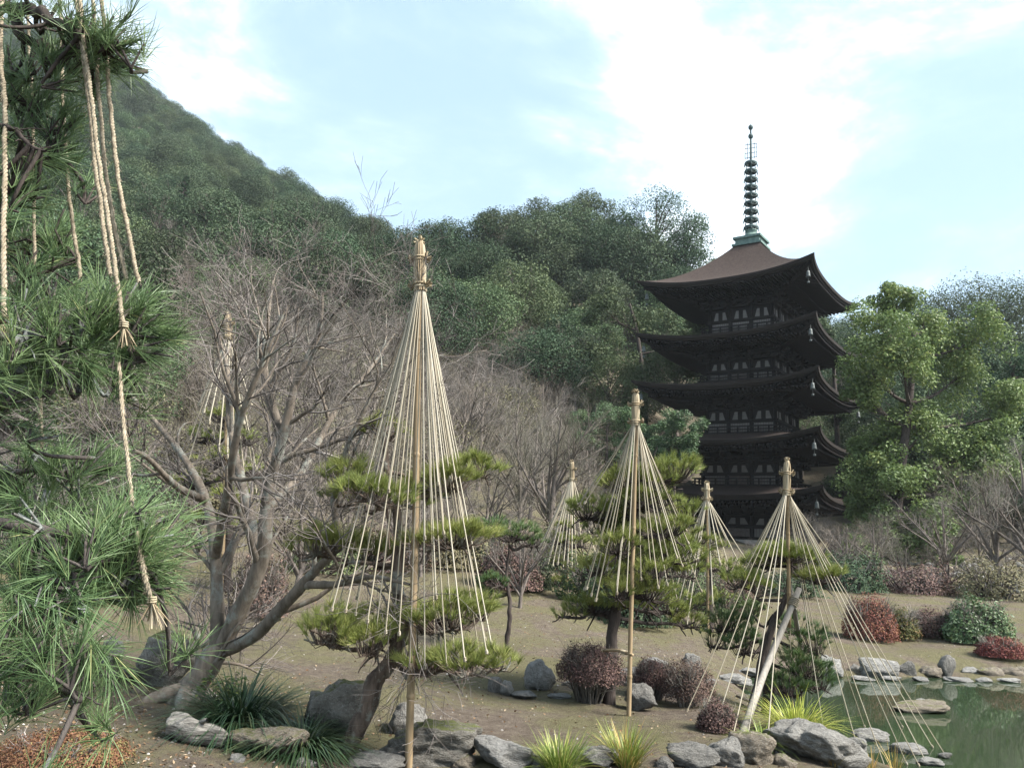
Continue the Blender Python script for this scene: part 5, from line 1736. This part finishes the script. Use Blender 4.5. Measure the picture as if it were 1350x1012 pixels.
rock(490, 1016, 74, 18, 'low stone at the bottom edge beside the leaning pine trunk', 'rock_grey', .8, box_=.2)
rock(345, 1000, 105, 36, 'long low ledge stone in front of the dark grass clump', 'rock_brown', .5, box_=.6, rz=-.12)
rock(205, 908, 80, 64, 'mossy boulder left of the maple foot', 'rock_moss', .8, box_=.3)
rock(140, 880, 40, 34, 'small grey rock behind the mossy boulder at left', 'rock_grey', .8)
rock(155, 898, 50, 14, 'flat low stone left of the mossy boulder', 'rock_brown', .8)
rock(845, 938, 44, 30, 'grey rock beside the foot of the bamboo pole', 'rock_grey', .8, box_=.3)
rock(862, 882, 34, 16, 'pale rounded stone behind the paired brown shrubs', 'rock_light', .8)
rock(914, 880, 30, 16, 'pale stone right of the one behind the paired brown shrubs', 'rock_light', .8)
rock(712, 910, 38, 34, 'upright speckled stone left of the domed brown shrub', 'rock_light', .7, box_=.4)
rock(668, 918, 20, 22, 'small dark and white stone in the garden stone group', 'rock_light', .8, box_=.4, planes=12)
rock(652, 914, 18, 20, 'small dark stone at the left end of the garden stone group', 'rock_grey', .8, box_=.4)
rock(690, 922, 34, 9, 'flat pale slab lying before the garden stone group', 'rock_light', .8)
rock(740, 921, 32, 5, 'thin pale slab beside the domed brown shrub', 'rock_light', .6)
rock(830, 905, 60, 22, 'low grey stone between the domed shrub and the paired shrubs', 'rock_grey', .6, box_=.4)
rock(972, 902, 44, 12, 'flat pale stone on the bank behind the ropes of the wide cone', 'rock_light', .6)
rock(990, 890, 40, 8, 'thin flat stone on the far bank behind the pond-side pine', 'rock_light', .5)
# stepping stones and islet
rock(1152, 977, 46, 13, 'oval pale stepping stone in the pond, farther of the two', 'rock_light', .45, name='stepping_stone', water=True, box_=0, planes=4, sink=.35, rz=0)
rock(1201, 994, 44, 11, 'oval pale stepping stone in the pond, nearer of the two', 'rock_light', .45, name='stepping_stone', water=True, box_=0, planes=4, sink=.35, rz=0)
rock(1249, 1000, 16, 8, 'small stone in the pond holding a rope end', 'rock_light', .8, water=True)
rock(1232, 1010, 34, 7, 'low stone in the pond at the bottom edge', 'rock_light', .8, water=True)
rock(1226, 941, 78, 15, 'low brown islet rock in the pond', 'rock_brown', .4, water=True, rz=0, box_=.2)
rock(1222, 931, 30, 8, 'small dark slab lying on the islet rock', 'rock_grey', .5, water=True, rz=0, sink=-.9, planes=12)
rock(1128, 995, 44, 20, 'pale stone leaning behind the big pond-edge boulder', 'rock_light', .5, box_=.3)
# far shore stones
shore = [(1098, 893, 32, 26, 'rock_light', 'crumbled white stones at the left end of the far shore'), (1162, 893, 52, 22, 'rock_light', 'broad pale flat-faced block on the far shore'),
         (1200, 892, 22, 20, 'rock_grey', 'upright grey block right of the broad pale block'), (1230, 893, 34, 14, 'rock_brown', 'low tan block in the middle of the far shore'),
         (1251, 893, 22, 30, 'rock_grey', 'tall dark upright stone on the far shore'), (1283, 893, 30, 12, 'rock_light', 'low pale block right of the tall dark stone'),
         (1308, 895, 34, 17, 'rock_brown', 'rounded tan block near the right end of the far shore'), (1340, 896, 34, 17, 'rock_brown', 'tan block at the right edge of the far shore'),
         (1130, 888, 20, 12, 'rock_grey', 'small dark gap stone on the far shore')]
for x, y, w, h, mt, lb in shore:
    rock(x, y, w, h, lb, mt, .6, box_=.7, rz=0.05, water=True)
for x, w in ((1140, 30), (1215, 24), (1268, 36), (1335, 30), (1180, 26), (1300, 20)):
    o = rock(x, 897 + (x - 1140) * .012, w, 5, 'thin pale stone at the waterline of the far shore', 'rock_light', .6, water=True, planes=4)
    o['group'] = 'waterline stones of the far shore'

# stony slope under the yellow-green tree
rs = np.random.default_rng(9)
slope_meshes = [rock_mesh(900 + k, m_, 2, 8, .08, .3) for k, m_ in enumerate(('rock_light', 'rock_grey', 'rock_brown', 'rock_light'))]
for k in range(110):
    px, Y = rs.uniform(1185, 1350), 29 + 17 * rs.random()
    p = gp(px, Y)
    o = link('stone', slope_meshes[k % 4])
    s_ = rs.uniform(.10, .30)
    o.scale = (s_ * 1.2, s_, s_ * .7)
    o.rotation_euler = (0, 0, rs.uniform(0, 6.3))
    o.location = (p[0], p[1], p[2] + s_ * .2)
    tag(o, 'loose grey stone on the stony slope below the yellow-green tree', 'stone', 'loose stones on the slope')

for k, (x, y, w, h, lb) in enumerate(((880, 1014, 26, 12, 'small stone at the bottom edge left of the low rounded stone'), (712, 1014, 24, 12, 'small stone at the bottom edge left of the fresh grass tuft'),
        (610, 1013, 30, 14, 'small stone at the bottom edge beside the mossy-topped boulder'), (630, 985, 22, 10, 'small half-buried stone right of the mossy-topped boulder'), (455, 985, 22, 10, 'small stone at the foot of the leaning pine'),
        (1040, 1013, 30, 14, 'small stone in front of the big pond-edge boulder'), (940, 1000, 20, 9, 'small stone beside the small round pale stone'), (1112, 1013, 26, 10, 'small stone at the water in front of the big boulder'),
        (700, 893, 16, 9, 'small pale stone behind the upright speckled stone'), (888, 888, 16, 8, 'small stone between the two pale stones behind the shrubs'), (935, 905, 22, 9, 'small stone behind the right paired shrub'),
        (985, 925, 24, 10, 'small dark stone on the bank left of the pond inlet'), (1015, 905, 20, 8, 'small stone at the pond inlet'), (400, 1012, 30, 10, 'small stone below the ledge stone at the bottom edge'),
        (180, 915, 22, 9, 'small stone in front of the mossy boulder at left'), (750, 905, 18, 8, 'small stone left of the thin pale slab'), (310, 1004, 20, 8, 'small stone left of the ledge stone'))):
    rock(x, y, w, h, lb, ('rock_grey', 'rock_light', 'rock_brown')[k % 3], .8, sink=.35, sub=3)

# weathered log
def make_log():
    global RNG
    RNG = np.random.default_rng(71)
    a, b = on(210, 975), on(296, 992)
    a, b = a + [0, .1, .09], b + [0, .1, .06]
    P = smooth_path([a, a * .6 + b * .4 + [0, 0, .01], b], 14) - a
    r = np.array([.002, .085, .1, .1, .098, .096, .09, .088, .085, .08, .078, .07, .055, .002])
    P[0] = P[1] - nrm(P[2] - P[1]) * .005
    P[-1] = P[-2] + nrm(P[-2] - P[-3]) * .01
    mb = MB()
    P = smooth_path(P, 60)
    r = np.interp(np.linspace(0, 1, 60), np.linspace(0, 1, 14), r) * .85
    v, f = tubes(P, r[None], 30)
    v += np.array([noise.noise_vector(Vector(q) * 6) for q in v]) * .03 + np.array([noise.noise_vector(Vector((q[0] * 4, q[1] * 22, q[2] * 22))) for q in v]) * .016
    mb.add(v, f)
    t = thing('weathered_log', 'pale weathered log lying on the soil before the maple', 'log', a)
    mb.build('trunk_piece', M['log'], t)
    mb = MB()
    add_tubes(mb, smooth_path(np.array([P[34], P[34] + [.05, -.05, .07], P[34] + [.09, -.08, .09]]), 5), np.linspace(.03, .012, 5), 7)
    mb.build('stub', M['log'], t)
make_log()

# ------------------------------------------------------------------ shrubs
def shrub(px, py, wpx, hpx, label, mat, leaf, n, name='clipped_shrub', depth=.85, stems=40, skirt=0.25, cat='shrub', seed=0, mstem='twig', Y=None, lump=0.1):
    global RNG
    RNG = np.random.default_rng(seed + int(px * 3 + py))
    p = on(px, py) if Y is None else gp(px, Y)
    m = mpp(p[1])
    rx, h = wpx / 2 * m, hpx * m
    ry = rx * depth
    t = thing(name, label, cat, (p[0], p[1] + ry * .8, gz(p[0], p[1] + ry * .8)))
    dz = gz(p[0], p[1] + ry * .8) - p[2]
    h = max(h - dz * .6, h * .5)
    n = n if Y is None else int(n * .6)
    d = nrm(RNG.normal(size=(n, 3)))
    d[:, 2] = np.abs(d[:, 2]) * 1.0 - 0.25 * RNG.random(n)
    rr = RNG.uniform(.72, 1.03, n) * (1 + lump * np.sin(d[:, 0] * 5 + px) * np.sin(d[:, 1] * 4 + py) + lump * .5 * np.sin(d[:, 0] * 13 + 1) * np.sin(d[:, 2] * 11))
    c = d * rr[:, None] * np.array([rx, ry, h * (1 - skirt)]) + np.array([0, 0, h * skirt])
    c[:, 2] = np.maximum(c[:, 2], .02)
    fol = MB()
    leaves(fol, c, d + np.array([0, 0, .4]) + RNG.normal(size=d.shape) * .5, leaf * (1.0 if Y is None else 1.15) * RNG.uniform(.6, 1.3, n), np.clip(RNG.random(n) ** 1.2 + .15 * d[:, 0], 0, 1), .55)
    st = MB()
    a = RNG.uniform(0, 6.28, stems)
    q = np.sqrt(RNG.random(stems)) * .35
    b = np.stack([np.cos(a) * q * rx, np.sin(a) * q * ry, np.full(stems, -.03)], 1)
    e = np.stack([np.cos(a) * (q + .45) * rx, np.sin(a) * (q + .45) * ry, h * RNG.uniform(.5, .85, stems)], 1)
    C = np.stack([b, b * .5 + e * .5 + RNG.normal(size=b.shape) * rx * .05, e], 1)
    R0 = np.broadcast_to(np.array([.014, .009, .004]) * max(1, m / .008) * .8, (stems, 3))
    add_tubes(st, C, R0, 5)
    tw, twr = grow(C, R0, stems * (10 if Y is None else 3), (h * .25, h * .5), (20, 60), 4, .2, .2, .3)
    add_tubes(st, tw, np.maximum(twr, .0012), 3)
    st.build('stems', M[mstem], t)
    fol.build('foliage', M[mat], t, smooth=False)
    return t

shrub(780, 934, 92, 78, 'domed brown-red clipped shrub in front of the bamboo pole', 'azalea_brown', .022, 9000, stems=60, skirt=.42)
shrub(865, 925, 56, 52, 'left one of the paired brown shrubs behind the staked ropes', 'azalea_brown', .022, 5000, stems=40, skirt=.4)
shrub(912, 935, 72, 62, 'right one of the paired brown shrubs, at the pond bank', 'azalea_brown', .022, 6500, stems=40, skirt=.25)
shrub(950, 968, 52, 40, 'low dull red-brown shrub at the foot of the grey prop', 'azalea_brown', .022, 4500, stems=30, skirt=.1)
shrub(50, 1032, 170, 50, 'rusty red clipped azalea at the bottom left corner', 'azalea_rust', .016, 16000, stems=60, skirt=.25)
shrub(1160, 848, 74, 62, 'dark red clipped dome shrub on the far bank', 'azalea_red', .045, 7000, skirt=.15)
shrub(1196, 846, 50, 44, 'olive green clipped shrub touching the dark red dome on the far bank', 'azalea_green', .045, 4500, skirt=.15)
shrub(1240, 842, 60, 40, 'brown low shrub right of the olive clipped shrub', 'azalea_brown', .045, 4000, skirt=.15)
shrub(1306, 852, 90, 60, 'glossy dark green bush on the far bank at right', 'leaf_bush', .07, 6500, 'green_bush', skirt=.1, lump=.2)
shrub(1335, 874, 66, 30, 'red clipped shrub at the right edge above the pond', 'azalea_red', .04, 5500, skirt=.1)
shrub(672, 816, 90, 70, 'pinkish brown rounded shrub behind the right side of the tallest cone', 'azalea_brown', .05, 8000, skirt=.1, Y=17)
shrub(825, 835, 90, 70, 'dark evergreen shrub behind the trunk of the many-layered pine', 'leaf_dark', .07, 8000, 'green_bush', skirt=.05, Y=16, lump=.2)
shrub(735, 790, 90, 60, 'dull green bush behind the far small rope cone', 'leaf_olive', .07, 6000, 'green_bush', skirt=.05, Y=21, lump=.25)
shrub(345, 830, 80, 90, 'reddish brown bush in the hollow behind the maple trunks', 'azalea_brown', .04, 8000, 'brown_bush', skirt=.05, Y=12.2, lump=.25)
shrub(620, 760, 110, 70, 'grey-green undergrowth bush behind the tallest rope cone', 'leaf_olive', .06, 6000, 'green_bush', skirt=.05, Y=19, lump=.3)
shrub(1110, 800, 50, 30, 'dark evergreen bush at the foot of the pagoda', 'leaf_dark', .10, 6000, 'green_bush', skirt=.05, Y=34, lump=.25)
shrub(1130, 770, 70, 40, 'brownish bush in the shade right of the pagoda foot', 'azalea_brown', .10, 6000, 'brown_bush', skirt=.05, Y=42, lump=.25)
shrub(60, 800, 130, 110, 'dark green bush behind the close pine at the left edge', 'leaf_mid', .05, 12000, 'green_bush', skirt=.05, Y=11.5, lump=.3)
shrub(175, 800, 110, 120, 'olive bush between the close pine and the maple', 'leaf_olive', .05, 9000, 'green_bush', skirt=.05, Y=12.5, lump=.3)
shrub(20, 700, 160, 150, 'broad dark green bush high at the left edge behind the close pine', 'leaf_dark', .08, 12000, 'green_bush', skirt=.05, Y=17, lump=.3)
shrub(150, 690, 140, 120, 'grey-green bush on the slope above the maple at left', 'leaf_mid', .08, 9000, 'green_bush', skirt=.05, Y=18, lump=.3)
shrub(450, 770, 120, 60, 'olive undergrowth bush behind the left side of the tallest cone', 'leaf_olive', .06, 6000, 'green_bush', skirt=.05, Y=18, lump=.3)

shrub(90, 740, 150, 130, 'mid green bush uphill of the boulders at left', 'leaf_mid', .06, 12000, 'green_bush', skirt=.05, Y=14.5, lump=.3)
shrub(-20, 780, 160, 150, 'dark bush cut by the left edge of the picture', 'leaf_dark', .06, 12000, 'green_bush', skirt=.05, Y=13, lump=.3)
shrub(70, 560, 190, 170, 'large grey-green bush high at left behind the close pine boughs', 'leaf_mid', .1, 14000, 'green_bush', skirt=.05, Y=22, lump=.3)
shrub(220, 600, 150, 120, 'olive bush on the slope behind the left limbs of the maple', 'leaf_olive', .09, 10000, 'green_bush', skirt=.05, Y=21, lump=.3)
shrub(10, 450, 200, 170, 'tall dark bush at the left edge above the others', 'leaf_dark', .12, 14000, 'green_bush', skirt=.05, Y=27, lump=.3)

shrub(1130, 800, 110, 50, 'dark green hedge bush behind the dark red dome', 'leaf_dark', .09, 7000, 'green_bush', skirt=.05, Y=27, lump=.3)
shrub(1225, 800, 120, 42, 'brown dried bush behind the olive clipped shrub', 'azalea_brown', .08, 7000, 'brown_bush', skirt=.05, Y=27.5, lump=.3)
shrub(1330, 800, 110, 55, 'dull olive bush behind the glossy green bush at right', 'leaf_olive', .08, 7000, 'green_bush', skirt=.05, Y=26.5, lump=.3)
shrub(900, 780, 120, 50, 'dull green bush behind the small far cone', 'leaf_olive', .09, 7000, 'green_bush', skirt=.05, Y=29, lump=.3)

shrub(640, 812, 110, 62, 'low dark undergrowth mound left of the brown rounded shrub', 'leaf_dark', .06, 7000, 'green_bush', skirt=.05, Y=19.5, lump=.35)
shrub(690, 806, 90, 50, 'dark undergrowth mound left of the many-layered pine', 'leaf_dark', .06, 8000, 'green_bush', skirt=.05, Y=17.5, lump=.35)
shrub(790, 812, 100, 66, 'dusky green mound right behind the many-layered pine at left', 'leaf_mid', .06, 8000, 'green_bush', skirt=.05, Y=17.0, lump=.35)
shrub(842, 826, 120, 96, 'dark bush filling the gap behind the straight bamboo pole', 'leaf_dark', .06, 9000, 'green_bush', skirt=.05, Y=15.5, lump=.35)
shrub(905, 822, 110, 80, 'olive mound under the small far cone beside the pagoda', 'leaf_mid', .06, 8000, 'green_bush', skirt=.05, Y=18.5, lump=.35)
shrub(968, 820, 100, 60, 'brown twiggy mound between the small far cone and the wide cone', 'azalea_brown', .05, 8000, 'brown_bush', skirt=.05, Y=19.5, lump=.35)
shrub(575, 812, 110, 60, 'olive mound behind the middle boughs of the leaning pine', 'leaf_olive', .06, 7000, 'green_bush', skirt=.05, Y=18.5, lump=.35)
shrub(500, 818, 110, 60, 'brown mound behind the left boughs of the leaning pine', 'azalea_brown', .05, 7000, 'brown_bush', skirt=.05, Y=17.5, lump=.35)
shrub(420, 822, 110, 60, 'dull green mound between the maple and the leaning pine', 'leaf_mid', .06, 7000, 'green_bush', skirt=.05, Y=16.5, lump=.35)
shrub(1050, 800, 90, 40, 'low dark bush behind the wide rope cone', 'leaf_dark', .07, 6000, 'green_bush', skirt=.05, Y=24, lump=.35)

# low bare shrubs
for k, (px, Y, s_, lb) in enumerate(((690, 15.5, .26, 'low leafless shrub with arching twigs right of the tallest cone'), (395, 14.5, .33, 'leafless shrub behind the maple fork'),
                                     (560, 17.5, .34, 'leafless shrub behind the lower boughs of the leaning pine'), (640, 20, .42, 'leafless grey shrub left of the far small cone'),
                                     (985, 28, .20, 'leafless pinkish shrub at the pagoda foot between the two cones'), (470, 21, .5, 'leafless grey tree behind the left boughs of the leaning pine'),
                                     (1245, 36, .62, 'leafless pale shrub under the yellow-green tree'), (1310, 31, .72, 'leafless pale tree with spreading twigs on the far bank at right'),
                                     (1360, 29, .75, 'leafless pale tree at the right edge of the far bank'), (720, 27, .6, 'leafless tree on the slope above the far small cone'))):
    p = gp(px, Y)
    copy_tree(BARE[k % 4], (p[0], p[1], p[2] - .05), k * 1.3, s_, lb, 'lone leafless shrubs in the garden')

# ------------------------------------------------------------------ grass tufts and plants
def tuft(px, py, wpx, hpx, label, mat, n, w, name='grass_tuft', droop=(.25, .7), spread=.8, seed=0, mat2=None):
    global RNG
    RNG = np.random.default_rng(seed + int(px + 5 * py))
    p = on(px, py)
    m = mpp(p[1])
    R_, H = wpx / 2 * m, hpx * m
    t = thing(name, label, 'grass', p)
    for mt, nn in ((mat, n), (mat2, n // 3)):
        if mt is None:
            continue
        a = RNG.uniform(0, 6.28, nn)
        q = np.sqrt(RNG.random(nn))
        b = np.stack([np.cos(a) * q * R_ * .42, np.sin(a) * q * R_ * .42, np.full(nn, -.01)], 1)
        d = np.stack([np.cos(a) * q * spread, np.sin(a) * q * spread, np.full(nn, 1.0)], 1) + RNG.normal(size=(nn, 3)) * .16
        mb = MB()
        blades(mb, b, d, H * RNG.uniform(.6, 1.3, nn), w, RNG.uniform(*droop, nn), RNG.random(nn), 6)
        mb.build('blades', M[mt], t)
    return t
tuft(738, 1018, 72, 54, 'fresh green grass tuft at the bottom edge beside the peaked stone', 'grass_fresh', 380, .0042, spread=.7, droop=(.1, .5))
tuft(826, 1010, 64, 56, 'straw and green grass tuft at the bottom edge right of the fresh one', 'grass_fresh', 260, .0042, spread=.7, droop=(.05, .45), mat2='grass_straw')
tuft(1050, 968, 100, 66, 'bright lime grass clump behind the big pond-edge boulder', 'grass_lime', 520, .0045, spread=.9, droop=(.2, .7))
tuft(1005, 985, 60, 40, 'dull green grass clump left of the lime one', 'grass_fresh', 260, .0042, spread=.9)
tuft(315, 962, 110, 112, 'tall dark strap-leaved clump at the maple foot', 'grass_dark', 900, .007, name='strap_leaf_plant', spread=1.0, droop=(.35, .9))
tuft(398, 990, 96, 84, 'dark strap-leaved clump right of the tall one', 'grass_dark', 700, .0065, name='strap_leaf_plant', spread=1.1, droop=(.4, 1.0))
tuft(350, 985, 70, 60, 'small dark strap-leaved clump between the two larger ones', 'grass_dark', 350, .0065, name='strap_leaf_plant', spread=1.1, droop=(.4, 1.0))
for k, (x, y, s_) in enumerate(((1100, 1010, 20), (1180, 1016, 24), (1210, 1018, 24), (1150, 1018, 20), (1085, 985, 26))):
    tuft(x, y, s_, s_ * 1.6, ('thin reed blades at the pond margin by the bottom edge', 'thin straw reed blades rising from the shallow pond', 'thin reed blades below the nearer stepping stone', 'few reed blades by the pond boulder', 'seed-headed reeds behind the pond boulder')[k], 'grass_straw', 26, .003, 'reed', (.05, .3), .5)

def make_leafy():
    global RNG
    RNG = np.random.default_rng(81)
    p = on(285, 948)
    t = thing('leafy_plant', 'small pale-leaved seedling bush at the maple foot', 'shrub', p)
    st, fo = MB(), MB()
    n = 26
    d = nrm(np.stack([RNG.normal(size=n) * .5, RNG.normal(size=n) * .5, np.full(n, 1.0)], 1))
    C = np.stack([np.zeros((n, 3)), d * .14, d * RNG.uniform(.2, .36, (n, 1))], 1)
    add_tubes(st, C, np.array([[.005, .004, .002]]), 4)
    tip = C[:, 2]
    i = np.repeat(np.arange(n), 9)
    dd = nrm(RNG.normal(size=(len(i), 3)) + [0, 0, .3])
    leaves(fo, tip[i] + dd * .035, dd * .4 + [0, 0, .8], RNG.uniform(.04, .065, len(i)), RNG.random(len(i)), .45)
    st.build('stems', M['twig'], t)
    fo.build('leaves', M['leaf_camphor'], t, smooth=False)
make_leafy()

# ------------------------------------------------------------------ ground litter
def litter(name, label, cat, n, mat, size, yr, seed, flat=True):
    global RNG
    RNG = np.random.default_rng(seed)
    y = yr[0] + (yr[1] - yr[0]) * RNG.random(n) ** 1.5
    x = RNG.uniform(-.68, .7, n) * (y + 1.5)
    k = pond_sd(x, y) < -.15
    clump = np.sin(x * 1.1 + 2) * np.sin(y * .8) + np.sin(x * .37 + y * .53) > RNG.uniform(-1.8, 1.2, n)
    x, y = x[k & clump], y[k & clump]
    z = ground_z(x, y)
    c = np.stack([x, y, z + size * .18], 1)
    mb = MB()
    if flat:
        leaves(mb, c, RNG.normal(size=c.shape) * .35 + [0, 0, 1], size * RNG.uniform(.5, 1.4, len(x)), RNG.random(len(x)), .6)
    else:
        s_ = (size * RNG.uniform(.4, 1.4, len(x)))[:, None, None]
        o = np.array([[1, 0, 0], [-.5, .8, 0], [-.5, -.8, 0], [0, 0, .7], [.1, .1, -.5]])
        v = c[:, None] + (o[None] + RNG.normal(size=(len(x), 5, 3)) * .2) * s_
        f = np.array([[0, 1, 3], [1, 2, 3], [2, 0, 3], [1, 0, 4], [2, 1, 4], [0, 2, 4]])
        mb.add(v.reshape(-1, 3), (f[None] + (np.arange(len(x)) * 5)[:, None, None]).reshape(-1, 3), np.repeat(RNG.random(len(x)), 5))
    o = mb.build(name, M[mat], None, smooth=False)
    tag(o, label, cat)
    return struct(o, 'stuff')
litter('fallen_leaves', 'small brown fallen leaves scattered over the garden soil', 'leaves', 30000, 'litter', .03, (4.5, 26), 91)
litter('pebbles', 'small pale pebbles and grit scattered over the garden soil', 'pebbles', 7000, 'pebble', .012, (4.5, 22), 92, False)
def sprigs():
    global RNG
    RNG = np.random.default_rng(93)
    n = 16000
    y = 5 + 17 * RNG.random(n) ** 1.4
    x = RNG.uniform(-.68, .7, n) * (y + 1.5)
    k = (pond_sd(x, y) < -.3) & (np.sin(x * .9 + 1.3) * np.sin(y * .7 + .5) + .6 * np.sin(x * 2.3 + y) > RNG.uniform(.0, 1.1, n))
    x, y = x[k], y[k]
    b = np.stack([x, y, ground_z(x, y) - .003], 1)
    mb = MB()
    blades(mb, b, RNG.normal(size=b.shape) * .5 + [0, 0, 1], RNG.uniform(.015, .045, len(x)), .0025, RNG.uniform(.1, .6, len(x)), RNG.random(len(x)) * .8, 3)
    o = mb.build('moss_and_weeds', M['azalea_green'])
    tag(o, 'thin moss and weed film growing in patches on the soil', 'ground cover')
    struct(o, 'stuff')
sprigs()

for p in EVER + BARE:
    if not USED.get(p.name):
        raise RuntimeError('unused source tree ' + p.name)

# ------------------------------------------------------------------ air
def make_haze():
    mb = MB()
    box(mb, (0, 330, 163), (1150, 460, 165.5))
    m = bpy.data.materials.new('haze')
    m.use_nodes = True
    n = m.node_tree
    n.nodes.clear()
    o = n.nodes.new('ShaderNodeOutputMaterial')
    v = n.nodes.new('ShaderNodeVolumePrincipled')
    v.inputs['Color'].default_value = (0.80, 0.88, 0.95, 1)
    v.inputs['Density'].default_value = HAZE
    n.links.new(v.outputs[0], o.inputs['Volume'])
    o_ = mb.build('haze', m, None, False)
    tag(o_, 'thin pale blue haze in the valley air', 'haze')
    struct(o_, 'stuff')
HAZE = 0.00017
make_haze()
